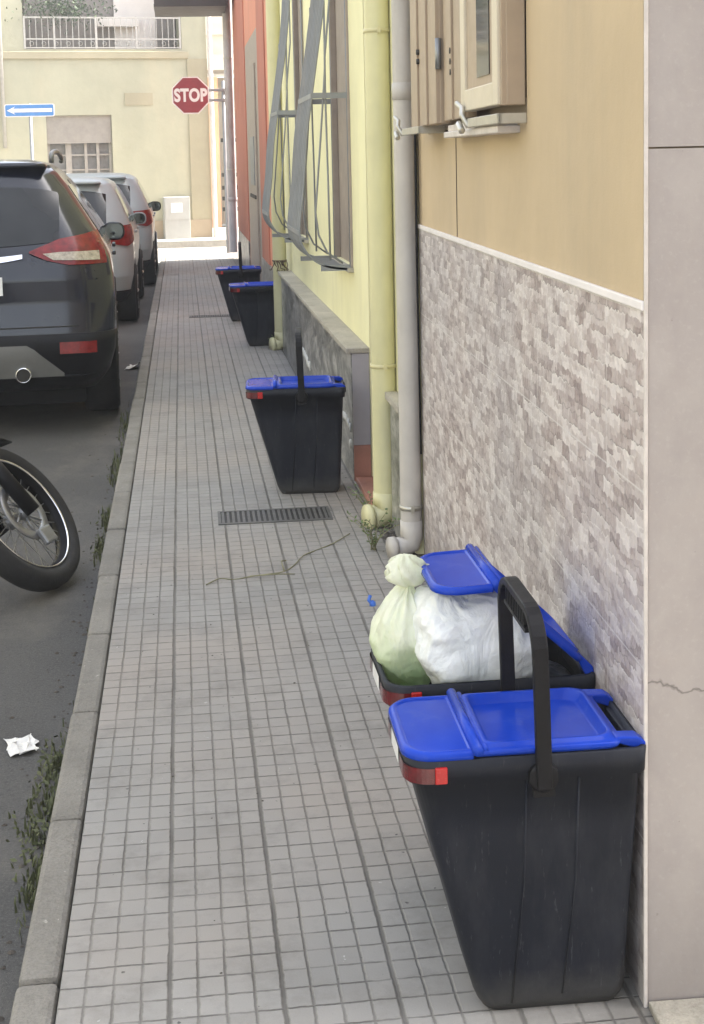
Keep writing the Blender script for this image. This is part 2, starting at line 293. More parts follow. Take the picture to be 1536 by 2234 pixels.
# ------------------------------------------------------------ mesh helpers
class MB:
    def __init__(s): s.v = []; s.f = []; s.smooth = []
    def add(s, vs, fs, sm=False):
        b = len(s.v); s.v += [tuple(p) for p in vs]; s.f += [tuple(b+i for i in f) for f in fs]; s.smooth += [sm]*len(fs); return s
    def box(s, x0, x1, y0, y1, z0, z1):
        return s.add([(x0, y0, z0), (x1, y0, z0), (x1, y1, z0), (x0, y1, z0), (x0, y0, z1), (x1, y0, z1), (x1, y1, z1), (x0, y1, z1)],
                     [(0, 3, 2, 1), (4, 5, 6, 7), (0, 1, 5, 4), (1, 2, 6, 5), (2, 3, 7, 6), (3, 0, 4, 7)])
    def quad(s, *p): return s.add(p, [(0, 1, 2, 3)])
    def tube(s, pts, r, n=8, cap=True, flat=None):
        pts = [Vector(p) for p in pts]; k = len(pts); rs = r if isinstance(r, (list, tuple)) else [r]*k
        vs, fs = [], []; ref = None
        for i, p in enumerate(pts):
            d = (pts[min(i+1, k-1)]-pts[max(i-1, 0)]).normalized()
            if ref is None: ref = Vector((0, 0, 1)) if abs(d.z) < .9 else Vector((1, 0, 0))
            a = (ref-d*ref.dot(d)).normalized(); b = d.cross(a); ref = a
            for j in range(n):
                t = 2*math.pi*(j+.5)/n; vs.append(p+(a*math.cos(t)+b*math.sin(t))*rs[i])
        for i in range(k-1):
            for j in range(n):
                q = (j+1) % n; fs.append((i*n+j, i*n+q, (i+1)*n+q, (i+1)*n+j))
        if cap: fs += [tuple(range(n))[::-1], tuple((k-1)*n+j for j in range(n))]
        return s.add(vs, fs, n > 4)
    def lathe(s, prof, c=(0, 0, 0), axis='z', n=24, arc=None):
        # prof: (radius, height)
        vs, fs = [], []; c = Vector(c)
        for (r, h) in prof:
            for j in range(n):
                t = 2*math.pi*j/n; a, b = r*math.cos(t), r*math.sin(t)
                vs.append(c+(Vector((a, b, h)) if axis == 'z' else Vector((h, a, b)) if axis == 'x' else Vector((a, h, b))))
        for i in range(len(prof)-1):
            for j in range(n):
                q = (j+1) % n; fs.append((i*n+j, i*n+q, (i+1)*n+q, (i+1)*n+j))
        return s.add(vs, fs, True)
    def disc(s, c, r, axis='x', n=20, r0=0):
        c = Vector(c); vs = []
        for j in range(n):
            t = 2*math.pi*j/n; a, b = r*math.cos(t), r*math.sin(t)
            vs.append(c+(Vector((0, a, b)) if axis == 'x' else Vector((a, 0, b)) if axis == 'y' else Vector((a, b, 0))))
        return s.add(vs, [tuple(range(n))])
    def loft(s, loops, cap0=True, cap1=True, sm=True):
        n = len(loops[0]); vs = [p for l in loops for p in l]; fs = []
        for i in range(len(loops)-1):
            for j in range(n):
                q = (j+1) % n; fs.append((i*n+j, i*n+q, (i+1)*n+q, (i+1)*n+j))
        s.add(vs, fs, sm); b = len(s.v)-len(vs)
        if cap0: s.f.append(tuple(b+j for j in range(n))[::-1]); s.smooth.append(False)
        if cap1: s.f.append(tuple(b+(len(loops)-1)*n+j for j in range(n))); s.smooth.append(False)
        return s
    def grid(s, fn, nu, nv, sm=True):
        vs = [fn(i/nu, j/nv) for j in range(nv+1) for i in range(nu+1)]
        fs = [(j*(nu+1)+i, j*(nu+1)+i+1, (j+1)*(nu+1)+i+1, (j+1)*(nu+1)+i) for j in range(nv) for i in range(nu)]
        return s.add(vs, fs, sm)
    def poly(s, pts, d, axis='x'):
        # extruded polygon; pts are 2-D, extruded over d=(a,b) on the axis
        n = len(pts); P = lambda h, p: (h, p[0], p[1]) if axis == 'x' else (p[0], h, p[1]) if axis == 'y' else (p[0], p[1], h)
        vs = [P(d[0], p) for p in pts]+[P(d[1], p) for p in pts]
        fs = [tuple(range(n))[::-1], tuple(range(n, 2*n))]+[(i, (i+1) % n, n+(i+1) % n, n+i) for i in range(n)]
        return s.add(vs, fs)
    def build(s, name, m, parent=None, bevel=0, label=None, sub=0, fix=True, autosm=False):
        me = bpy.data.meshes.new(name); me.from_pydata(s.v, [], s.f); me.materials.append(m)
        for p, sm in zip(me.polygons, s.smooth): p.use_smooth = sm
        if fix:
            b = bmesh.new(); b.from_mesh(me); bmesh.ops.recalc_face_normals(b, faces=b.faces); b.to_mesh(me); b.free()
        o = bpy.data.objects.new(name, me); col.objects.link(o)
        if parent: o.parent = parent
        if bevel:
            x = o.modifiers.new('bevel', 'BEVEL'); x.width = bevel; x.segments = 2; x.limit_method = 'ANGLE'
        if sub:
            x = o.modifiers.new('sub', 'SUBSURF'); x.levels = sub; x.render_levels = sub
        if label: o['label'] = label
        return o

def empty(name, loc, rz=0, label=None, cat=None, group=None, kind=None):
    o = bpy.data.objects.new(name, None); col.objects.link(o); o.location = loc; o.rotation_euler = (0, 0, rz); o.empty_display_size = .1
    return tag(o, label, cat, group, kind)
def tag(o, label=None, cat=None, group=None, kind=None):
    for k, v in (('label', label), ('category', cat), ('group', group), ('kind', kind)):
        if v: o[k] = v
    return o
def copy_tree(o, parent=None):
    c = o.copy(); col.objects.link(c)
    if parent: c.parent = parent
    for ch in [x for x in bpy.data.objects if x.parent == o]: copy_tree(ch, c)
    return c
def rrect(x0, x1, y0, y1, z, r=.02, r2=None, n=6):
    """rounded rectangle loop; r at the x0 side, r2 at the x1 side"""
    r2 = r if r2 is None else r2; out = []
    for cx, cy, rr, a0 in ((x1-r2, y1-r2, r2, 0), (x0+r, y1-r, r, 90), (x0+r, y0+r, r, 180), (x1-r2, y0+r2, r2, 270)):
        for i in range(n+1):
            t = R(a0+90*i/n); out.append((cx+rr*math.cos(t), cy+rr*math.sin(t), z))
    return out

# ------------------------------------------------------------ ground
RZ = -.14
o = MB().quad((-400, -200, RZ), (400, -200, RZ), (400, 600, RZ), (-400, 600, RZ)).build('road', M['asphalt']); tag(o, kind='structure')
p = MB(); p.box(-.27, 1.3, -3, 23.08, -.3, 0)
tag(p.build('pavement', M['paving']), kind='structure')
k = MB(); y = -2.7
while y < 23.0:
    L = .655; j = random.uniform(-.003, .003)
    k.box(-.352+j, -.2755, y+.004, min(y+L-.004, 23.08), -.3, -.004+random.uniform(-.003, .002)); y += L
tag(k.build('kerb', M['kerb'], bevel=.012), kind='structure')
p = MB(); p.box(-30, 20, 27.0, 32, -.3, -.015); tag(p.build('far_pavement', mat_concrete('far_pavement_concrete', (.42, .40, .35), .2)), kind='structure')

# ------------------------------------------------------------ walls with openings (local: -x faces the street, y runs along, z up)
def facade(mb, y0, y1, z0, z1, holes, rev=.12, depth=5, x=0):
    ys = sorted({y0, y1, *[h[0] for h in holes], *[h[1] for h in holes]}); zs = sorted({z0, z1, *[h[2] for h in holes], *[h[3] for h in holes]})
    for a, b in zip(ys, ys[1:]):
        for c, d in zip(zs, zs[1:]):
            if any(h[0] <= a and b <= h[1] and h[2] <= c and d <= h[3] for h in holes): continue
            mb.quad((x, b, c), (x, a, c), (x, a, d), (x, b, d))
    for h in holes:
        r = x+rev
        mb.quad((x, h[0], h[2]), (r, h[0], h[2]), (r, h[0], h[3]), (x, h[0], h[3])); mb.quad((x, h[1], h[2]), (x, h[1], h[3]), (r, h[1], h[3]), (r, h[1], h[2]))
        mb.quad((x, h[0], h[3]), (r, h[0], h[3]), (r, h[1], h[3]), (x, h[1], h[3])); mb.quad((x, h[0], h[2]), (x, h[1], h[2]), (r, h[1], h[2]), (r, h[0], h[2]))
        mb.quad((r, h[1], h[2]), (r, h[0], h[2]), (r, h[0], h[3]), (r, h[1], h[3]))
    X = x+depth
    mb.quad((x, y0, z0), (X, y0, z0), (X, y0, z1), (x, y0, z1)); mb.quad((x, y1, z0), (x, y1, z1), (X, y1, z1), (X, y1, z0))
    mb.quad((x, y0, z1), (X, y0, z1), (X, y1, z1), (x, y1, z1)); mb.quad((X, y0, z0), (X, y1, z0), (X, y1, z1), (X, y0, z1))
    return mb

# ============================================================ beige house (nearest)
A = empty('house', (.764, 2.283, 0), R(-2.0), 'beige rendered house with mosaic stone tile dado behind the two nearest bins', 'house')
facade(MB(), .02, 2.9, 0, 7.6, [(.95, 2.6, 1.57, 2.9)], .14, 6).build('wall', M['beige'], A)
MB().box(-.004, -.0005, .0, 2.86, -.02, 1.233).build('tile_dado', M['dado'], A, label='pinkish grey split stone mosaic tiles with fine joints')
MB().box(-.009, 0, .0, 2.86, 1.2335, 1.249).build('tile_trim', M['signwhite'], A, bevel=.002)
MB().box(-.0055, .0015, -.006, -.0005, 0, 5.6).build('corner_trim', M['white'], A, bevel=.002)
jm = MB()
for z0, z1 in ((.0, 1.502), (1.505, 3.0), (3.003, 4.5)): jm.box(.003, .75, .0, .018, z0, z1)
jm.build('door_jamb', M['slab'], A, label='grey stone slab door jamb with a hairline crack')
MB().box(.003, .75, -1.2, -.004, -.02, .012).build('threshold', M['capstone'], A, bevel=.003)
MB().box(-.003, -.0007, 1.985, 1.9862, 1.25, 1.56).build('crack_line', M['soil'], A)
# window with folding shutters
W = empty('window', (0, 0, 0)); W.parent = A
b = MB(); b.box(.02, .13, .96, 2.59, 1.58, 1.63); b.box(.02, .13, .96, 1.0, 1.58, 2.9); b.box(.02, .13, 2.55, 2.59, 1.58, 2.9); b.build('frame', M['shutter'], W)
MB().box(.11, .12, 1.0, 2.55, 1.63, 2.9).build('pane', M['glass'], W)
b = MB(); b.box(-.055, .05, 1.03, 1.88, 1.548, 1.566); b.box(-.045, .05, 1.06, 1.86, 1.566, 1.585); b.build('window_sill', M['white'], W, bevel=.003)
def ribbed(y0, y1, z0, z1, x0, x1, n, m, name):
    b = MB(); h = (y1-y0)/n
    for i in range(n): b.box(x0+(.007 if i % 2 else 0), x1, y0+h*i+.002, y0+h*(i+1)-.002, z0, z1)
    b.box(x0+.012, x1-.001, y0, y1, z0+.001, z1-.001)
    return b.build(name, m, W, bevel=.002)
ribbed(.955, 1.0, 1.61, 2.95, -.058, -.001, 1, M['shutter'], 'shutter')
ribbed(1.50, 1.875, 1.598, 2.95, -.06, -.02, 4, M['shutter'], 'shutter')
ribbed(1.885, 2.52, 1.592, 2.95, -.075, -.03, 6, M['shutter'], 'shutter')
b = MB()
for y0, y1, z0, z1 in ((.97, 1.03, 1.612, 2.95), (1.43, 1.49, 1.612, 2.95), (1.03, 1.43, 1.612, 1.667)): b.box(-.066, -.03, y0, y1, z0, z1)
b.build('window_leaf', M['cream_frame'], W, bevel=.003)
MB().box(-.0575, -.05, 1.03, 1.43, 1.667, 2.95).build('leaf_panel', M['shutter'], W)
MB().box(-.0605, -.058, 1.10, 1.27, 1.69, 2.95).build('leaf_glass', M['glass'], W)
def stay(y0, y1, x, name='shutter_stay'):
    b = MB(); b.box(x, x+.012, y0, y1, 1.568, 1.592); b.box(x, .0, y0, y0+.012, 1.568, 1.592)
    b.tube([(x+.004, y1-.02, 1.57), (x-.012, y1-.01, 1.6), (x-.006, y1+.02, 1.62), (x-.016, y1+.05, 1.635)], .008, 6)
    b.tube([(x-.012, y1-.01, 1.56), (x-.014, y1+.03, 1.58)], .010, 6)
    b.build(name, M['caution'], W, bevel=.002)
stay(.95, 1.40, -.068); stay(2.2, 2.66, -.088)
for yy, zz, xx in ((2.30, 1.80, -.077), (2.30, 1.83, -.077), (1.70, 1.73, -.062), (1.70, 1.76, -.062), (1.70, 1.79, -.062)):
    MB().lathe([(0, xx), (.009, xx), (.009, xx+.01)], (0, yy, zz), 'x', 10).build('screw_hole', M['darkgap'], W)
MB().lathe([(0, -.05), (.009, -.05), (.009, .04), (0, .04)], (-.068, 1.88, 1.80), 'z', 10).build('hinge', M['galv'], W)
# grey downpipe at the end of the beige house
def downpipe(x, y, r, m, straps, name='downpipe', top=5.6, parent=None, foot=True, strapm=None, z0=.0, coll=(), label=None):
    b = MB(); b.lathe([(r, .1+z0), (r, top)], (x, y, 0), 'z', 28)
    for z in coll: b.lathe([(r, z-.03), (r*1.09, z-.028), (r*1.09, z+.03), (r, z+.032)], (x, y, 0), 'z', 28)
    if foot:
        pts = [(x, y, .14+z0), (x, y, .075+z0), (x-.008, y-.004, .05+z0), (x-.03, y-.01, .042+z0), (x-.065, y-.02, .04+z0)]
        b.tube(pts, [r*1.05, r*1.07, r*1.03, r*.95, r*.93], 20); b.tube([pts[-1], (x-.085, y-.026, .04+z0)], r*1.08, 20)
    o = b.build(name, m, parent, label=label)
    for z in straps:
        q = MB(); q.lathe([(r+.001, z-.008), (r+.004, z-.008), (r+.004, z+.008), (r+.001, z+.008)], (x, y, 0), 'z', 28); q.box(x-.006, x+.006, y-r-.02, y-r, z-.012, z+.012)
        q.build('strap', strapm or M['caution'], o)
    return o
def local(par, X, Y):
    v = Matrix.Rotation(-par.rotation_euler.z, 3, 'Z') @ Vector((X-par.location.x, Y-par.location.y, 0)); return v.x, v.y
x, y = local(A, .815, 5.16)
g = downpipe(x, y, .040, M['greypipe'], [.19], parent=A, coll=(1.73, 2.9), label='thick greyish white downpipe with an elbow foot')
b = MB(); b.tube([(x+.035, y-.05, .4), (x+.03, y-.055, 1.2), (x+.034, y-.06, 3.5)], .004, 6); b.tube([(x+.03, y-.07, .9), (x+.034, y-.075, 2), (x+.03, y-.08, 3.5)], .003, 6); b.build('wall_cable', M['black'], A)

# ============================================================ yellow house
B = empty('house', (.835, 5.2, 0), 0, 'pale yellow house with two bulging window grilles and a grey plinth', 'house')
holes = [(.55, 1.22, 0, 2.2), (1.8, 2.55, .955, 2.75), (4.3, 4.95, .955, 2.75)]
facade(MB(), -.02, 6.45, 0, 5.1, holes, .16, 6).build('wall', M['yellow'], B)
MB().box(.04, .09, .56, 1.21, 0, 2.19).build('door', M['taupe'], B, bevel=.004)
def plinth(y0, y1, h=.6):
    o = MB().box(-.083, 0, y0, y1, 0, h).build('plinth', M['zocle'], B)
    MB().box(-.108, .0, y0-.02, y1+.0, h, h+.024).build('plinth_cap', M['capstone'], o, bevel=.003)
    return o
pl = plinth(1.25, 5.9)
MB().box(-.08, -.002, 1.236, 1.2495, .17, .598).build('end_panel', M['wall_lilac'], pl); MB().box(-.08, -.002, 1.236, 1.2495, 0, .168).build('end_panel', M['terracotta'], pl)
MB().box(-.034, 0, .04, .36, 0, .53).build('plinth', M['zocle'], B); MB().box(-.052, 0, .04, .38, .5305, .56).build('plinth_cap', M['capstone'], B, bevel=.003)
b = MB(); b.box(-.075, .1, .5, .86, -.02, .022); b.box(-.075, .1, .864, 1.235, -.02, .022); b.build('door_step', M['terracotta'], B, bevel=.004)
rr = random.Random(3)                                 # pale dabs strung along the plinth
for i in range(34):
    yy = 1.30+i*.068+(.9 if i > 17 else 0)
    if yy > 5.6: break
    zz = .24+.015*math.sin(i*.6); L = rr.uniform(.014, .03)
    MB().tube([(-.0855, yy, zz-L), (-.089, yy+.012, zz), (-.0855, yy+rr.uniform(.015, .035), zz+L)], .0065, 5).build('pale_dab', M['brass'], pl)
MB().lathe([(0, -.092), (.022, -.091), (.024, -.083)], (0, 1.32, .16), 'x', 10).build('pale_dab', M['brass'], pl)
prof = [(-.083, 2.85), (-.08, 2.62), (-.115, 2.26), (-.18, 1.83), (-.215, 1.6), (-.235, 1.37), (-.255, 1.22), (-.262, 1.12), (-.245, 1.06), (-.20, 1.0), (-.14, .965), (-.07, .95), (0, .945)]
def spline(p, n=4):
    out = []
    for i in range(len(p)-1):
        a, b_, c, d = p[max(i-1, 0)], p[i], p[i+1], p[min(i+2, len(p)-1)]
        for k in range(n):
            t = k/n; out.append(tuple(.5*((2*b_[q])+(-a[q]+c[q])*t+(2*a[q]-5*b_[q]+4*c[q]-d[q])*t*t+(-a[q]+3*b_[q]-3*c[q]+d[q])*t**3) for q in range(len(a))))
    return out+[p[-1]]
def window_b(y0, y1, wy0, wy1):
    w_ = empty('window', (0, 0, 0)); w_.parent = B
    MB().box(.02, .05, wy0, wy1, .955, 2.75).build('shutter', M['taupe'], w_)
    MB().box(-.012, .02, wy0, wy0+.05, .955, 2.75).box(-.012, .02, wy1-.05, wy1, .955, 2.75).build('frame', M['taupe'], w_, bevel=.003)
    MB().box(-.03, .05, wy0-.02, wy1+.02, .93, .953).build('window_sill', M['capstone'], w_, bevel=.002)
    g = empty('grille', (0, 0, 0)); g.parent = w_
    sp = spline(prof, 3); n = 9
    b = MB()
    for i in range(n):
        yy = y0+(y1-y0)*i/(n-1); w2 = .006
        for (p0, p1) in zip(sp, sp[1:]):
            d = Vector((p1[0]-p0[0], p1[1]-p0[1])).normalized(); nx, nz = -d.y*.005, d.x*.005
            q = []
            for (px, pz) in (p0, p1):
                q += [(px-nx, yy-w2, pz-nz), (px-nx, yy+w2, pz-nz), (px+nx, yy+w2, pz+nz), (px+nx, yy-w2, pz+nz)]
            b.add(q, [(0, 1, 5, 4), (1, 2, 6, 5), (2, 3, 7, 6), (3, 0, 4, 7)], True)
    # band across the front and round both sides, and the flat shelf of the belly
    for z, xx in ((1.80, -.187), (1.13, -.264)):
        b.box(xx-.004, xx+.006, y0-.01, y1+.01, z-.012, z+.012)
        if z > 1.5:
            for yy in (y0-.012, y1+.004): b.box(xx, 0, yy, yy+.008, z-.014, z+.014)
    b.box(-.20, .0, y1-.012, y1, .94, .965)
    b.box(-.16, .0, y0-.006, y0+.004, .938, .968)
    for yy in (y0, y1):
        b.tube([(-.115, yy, 2.3), (-.117, yy, 1.94), (-.125, yy, 1.84), (-.15, yy, 1.55), (-.166, yy, 1.38), (-.18, yy, 1.23), (-.168, yy, 1.12), (-.126, yy, 1.03), (-.05, yy, .975)], .0055, 6)
        b.tube([(-.088, yy, 2.5), (-.088, yy, 2.26), (-.117, yy, 1.985), (-.118, yy, 1.786), (-.114, yy, 1.38), (-.112, yy, .99)], .0055, 6)
        b.tube([(-.012, yy, .93), (-.012, yy, 2.7)], .005, 6)
    b.build('bars', M['grille'], g)
window_b(1.80, 2.53, 1.78, 2.57); window_b(4.28, 4.95, 4.28, 4.97)
x, y = local(B, .786, 5.63); downpipe(x, y, .050, M['yelpipe'], [.66, 1.99], parent=B, strapm=M['ygrime'], coll=(2.15,), label='thick yellow downpipe beside the door')
x, y = local(B, .748, 11.12); d2 = downpipe(x, y, .054, M['yelpipe'], [], parent=B, coll=(), label='yellow downpipe at the far corner with rusty wire tied round')
b = MB(); rr = random.Random(5)
b.lathe([(.056, .70), (.060, .704), (.056, .708)], (x, y, 0), 'z', 20)
for i in range(9):
    a = rr.uniform(-2.6, -1.0); p0 = Vector((x+.06*math.cos(a), y+.06*math.sin(a), .70)); pts = [p0]
    for k in range(5): p0 = p0+Vector((rr.uniform(-.02, .03), rr.uniform(-.02, .01), rr.uniform(-.045, .01))); pts.append(p0)
    b.tube(pts, .004, 5)
b.build('wire_tie', M['rust_metal'], d2)

# ============================================================ orange house
C = empty('house', (.855, 11.66, 0), 0, 'orange house with darker corner strips and a tall taupe doorway', 'house')
facade(MB(), 0, 9.9, 0, 5.0, [(3.6, 6.5, 0, 2.9)], .05, 6).build('wall', M['orange'], C)
for a_, c_ in ((2.35, 3.58), (6.55, 9.85)):
    MB().box(-.012, 0, a_, c_, .45, 5.0).build('corner_strip', M['rust'], C)
for a_, c_ in ((0, 3.58), (6.55, 9.85)): MB().box(-.02, 0, a_, c_, 0, .45).build('plinth', M['zocle'], C)
MB().box(.0, .045, 3.6, 6.5, 0, 2.9).build('doorway_panel', M['taupe'], C)
dr = MB().box(-.02, .0, 4.2, 5.9, 0, 2.55).build('door', M['taupe'], C, bevel=.004)
MB().box(-.03, -.02, 4.45, 5.3, 1.2, 1.75).build('door_window', M['galv'], dr); MB().box(-.032, -.02, 4.3, 5.5, 1.05, 1.09).build('letter_slot', M['darkgap'], dr)
x, y = local(C, .765, 21.6); downpipe(x, y, .068, M['lilpipe'], [1.35, 3.0], parent=C, foot=False, coll=(.9,), label='weathered lilac grey downpipe')
bal = MB().box(-1.145, -.13, 8.9, 10.35, 3.70, 4.6).build('balcony', M['brown'], C); MB().box(-1.15, -.125, 8.88, 10.36, 3.66, 3.6985).build('balcony_slab', M['brown'], bal)

# ============================================================ cream house across the end of the street
D = empty('house', (.58, 28.2, 0), R(99.5), 'pale cream house across the street end with a railed balcony recess', 'house')
holes = [(.48, 3.47, 3.645, 6.0), (1.885, 3.12, .9, 2.4)]
facade(MB(), 0, 14, -.2, 7.0, holes, .7, 8).build('wall', M['cream'], D)
MB().box(-.03, 0, 0, .39, -.1, 3.46).build('corner_pilaster', M['cream2'], D)
MB().box(-.05, 0, .36, 3.95, 3.46, 3.60).build('ledge', M['cream2'], D, bevel=.01)
MB().box(-.045, .0, .0, 14, -.1, .34).build('plinth', M['tan'], D)
MB().box(-.012, 0, 1.08, 1.62, 2.57, 2.81).build('wall_plaque', M['cream2'], D)
MB().lathe([(.045, -.1), (.045, 7)], (-.06, -.06, 0), 'z', 14).build('downpipe', M['white'], D, label='bright white downpipe on the sunny corner')
MB().tube([(-.05, 3.90, 1.80), (-.05, 3.90, 7)], .035, 12).build('downpipe', M['cable'], D, label='thin pale pipe ending above the parked cars')
w_ = empty('window', (0, 0, 0)); w_.parent = D
MB().box(.60, .69, 1.885, 3.12, .9, 2.4).build('backing', M['darkgap'], w_)
b = MB()
for i in range(14): b.box(.06, .085, 1.89, 3.115, 1.87+i*.038, 1.902+i*.038)
b.box(.07, .08, 1.89, 3.115, 1.87, 2.4); b.build('roller_shutter', M['taupe2'], w_)
MB().box(.20, .22, 1.89, 3.115, .9, 1.87).build('pane', plain('curtained_glass', (.20, .20, .19), .3, .2, 5), w_)
b = MB()
for u in (1.89, 2.13, 2.36, 2.66, 3.06): b.box(.13, .18, u, u+.055 if u != 2.66 else u+.11, .9, 1.87)
b.box(.135, .17, 1.89, 3.115, 1.63, 1.66); b.box(.135, .17, 1.89, 3.115, 1.35, 1.375); b.build('frame', M['taupe2'], w_)
bl = MB(); bl.box(-.01, .02, .49, 3.46, 4.22, 4.25); bl.box(-.01, .015, .49, 3.46, 3.82, 3.845); bl.box(-.01, .015, .49, 3.46, 3.66, 3.68)
for i in range(27): u = .5+i*.1137; bl.box(-.004, .006, u, u+.012, 3.66, 4.22)
for u in (.49, 1.33, 2.1, 2.88, 3.43): bl.box(-.012, .02, u, u+.035, 3.65, 4.26)
for i in range(13):
    u = .6+i*.227; bl.lathe([(.035, -.006), (.042, 0), (.035, .006)], (0, u, 3.75), 'x', 12)
bl.build('balcony_rail', M['cable'], D)
MB().box(.55, .69, .5, 3.4, 3.65, 5.9).build('balcony_back', plain('loggia_wall', (.20, .18, .16), .7, .2, 3), D); MB().box(.5, .56, .9, 1.7, 3.65, 5.7).build('balcony_door', M['pale'], D); MB().box(.3, .5, 1.25, 2.05, 4.1, 4.25).build('planter_box', M['pale'], D)
rr = random.Random(11)
pt = MB()
for i in range(900):
    u = rr.gauss(2.75, .38); z = 4.42+rr.gauss(0, .14)-max(0, rr.gauss(0, .05)); x = rr.uniform(-.06, .3); a = rr.uniform(0, 6.28); L = rr.uniform(.02, .045)
    d = Vector((rr.gauss(0, 1), rr.gauss(0, 1), rr.gauss(0, 1))).normalized(); e = d.orthogonal().normalized(); c = Vector((x, u, z))
    pt.add([c-d*L, c+e*L*.5, c+d*L, c-e*L*.5], [(0, 1, 2, 3)])
po = pt.build('balcony_plant', M['foliage'], fix=False); po.location = D.location; po.rotation_euler = D.rotation_euler
tag(po, 'leafy green plants hanging over the balcony rail of the cream house', 'plant')

cb = empty('utility_cabinet', (0, 0, 0), 0, 'pale grey metre high utility cabinet against the cream wall', 'cabinet'); cb.location = D.matrix_world @ Vector((0, 0, 0))
cb.location = (.58, 28.2, 0); cb.rotation_euler = (0, 0, R(99.5))
MB().box(-.26, -.04, .47, .97, -.02, .80).build('cabinet_body', M['cabinet'], cb, bevel=.01)
MB().box(-.268, -.262, .49, .95, .36, .78).build('cabinet_door', M['cabinet'], cb); MB().box(-.2725, -.2685, .62, .84, .5, .68).build('label_plate', M['signwhite'], cb)

# building beyond the crossing, seen through the narrow gap
Fh = empty('house', (.2, 33, 0), 0, 'distant pale building with salmon pillar seen through the gap beyond the stop sign', 'house')
MB().box(.4, 6, .3, 4, 3.6, 7).box(.3, 6, .15, .3, 3.55, 3.9).box(.4, 6, .2, .3, 4.35, 4.5).build('upper_wall', M['pale'], Fh)
MB().box(.5, .72, .35, .6, -.1, 3.4).box(1.2, 6, .35, .6, -.1, 2.6).build('pillar', M['salmon'], Fh)
MB().box(.4, 6, 2.5, 2.6, -.1, 3.5).build('back_wall', M['pale'], Fh)
for z in (.3, .55, .8, 1.1, 1.9): MB().box(.75, 1.15, .36, .40, z, z+.09).build('gate_slat', M['darkgap'], Fh)

# house row on the other side of the street: its sunny wall throws warm light back into the shade
E_ = empty('house', (-6.6, -4, 0), 0, 'sunlit cream house across the street beyond the left edge', 'house')
hl = [(2.0+i*3.2, 3.1+i*3.2, .9, 2.5) for i in range(7)]
e = MB(); facade(e, 0, 26, -.14, 5.2, hl, .15, 5); e.v = [(-x, y, z) for x, y, z in e.v]; e.build('wall', M['cream'], E_)
for h_ in hl:
    MB().box(-.1, -.06, h_[0], h_[1], .9, 2.5).build('shutter', M['taupe'], E_)

G_ = empty('house', (1.7, -9, 0), 0, 'unseen tall beige house added behind the viewpoint to dim the near pavement', 'house')  # added out of view to cut sky light on the near pavement
g_ = MB(); facade(g_, 0, 7.8, 0, 7.6, [(1.5+i*2.2, 2.5+i*2.2, .9, 2.4) for i in range(3)], .15, 6); g_.build('wall', M['beige'], G_)

# ============================================================ traffic signs
def text_mesh(txt, size, name, m, parent, loc, rot, sx=.8, off=.02, ext=.002):
    c = bpy.data.curves.new(name, 'FONT'); c.body = txt; c.size = size; c.align_x = 'CENTER'; c.align_y = 'CENTER'; c.offset = off; c.extrude = ext; c.space_character = 1.05
    t = bpy.data.objects.new('tmp', c); col.objects.link(t); bpy.context.view_layer.update()
    me = bpy.data.meshes.new_from_object(t.evaluated_get(bpy.context.evaluated_depsgraph_get())); bpy.data.objects.remove(t)
    me.materials.clear(); me.materials.append(m)
    o = bpy.data.objects.new(name, me); col.objects.link(o); o.parent = parent; o.location = loc; o.rotation_euler = rot; o.scale = (sx, 1, 1); return o
S = empty('stop_sign', (.725, 23.0, 0), 0, 'red octagonal STOP sign held out on two brackets from a grey pole', 'road sign')
MB().lathe([(.032, 0), (.032, 2.74), (0, 2.75)], (0, 0, 0), 'z', 16).build('pole', M['galv'], S)
b = MB(); 
for z in (2.60, 2.44): b.box(-.62, .04, -.055, -.03, z-.022, z+.022); b.box(-.04, .05, -.05, .05, z-.03, z+.03)
b.build('bracket', M['galv'], S, bevel=.004)
def octo(r, cx, cz): return [(cx+r*math.cos(R(22.5+45*i))/math.cos(R(22.5)), cz+r*math.sin(R(22.5+45*i))/math.cos(R(22.5))) for i in range(8)]
pn = MB().poly(octo(.292, -.525, 2.523), (-.075, -.058), 'y').build('sign_panel', M['signwhite'], S)
MB().poly(octo(.272, -.525, 2.523), (-.079, -.0755), 'y').build('red_field', M['stopred'], pn)
text_mesh('STOP', .275, 'lettering', M['signwhite'], pn, (-.525, -.0805, 2.515), (R(90), 0, 0), .76, .012)
S2 = empty('one_way_sign', (-2.62, 26, 0), 0, 'blue one way sign with white arrow pointing left on a post', 'road sign')
MB().lathe([(.03, -.14), (.03, 2.56), (0, 2.57)], (0, .04, 0), 'z', 14).build('pole', M['galv'], S2)
pn = MB().poly([(p[0], p[1]) for p in rrect(-.44, .43, 2.33, 2.555, 0, .03)], (-.02, 0), 'y').build('sign_panel', M['signwhite'], S2)
MB().poly([(p[0], p[1]) for p in rrect(-.425, .415, 2.345, 2.54, 0, .025)], (-.0235, -.0205), 'y').build('blue_field', M['signblue'], pn)
MB().poly([(-.40, 2.443), (-.25, 2.515), (-.29, 2.475), (.39, 2.475), (.39, 2.41), (-.29, 2.41), (-.25, 2.37)], (-.0275, -.024), 'y').build('arrow', M['signwhite'], pn)

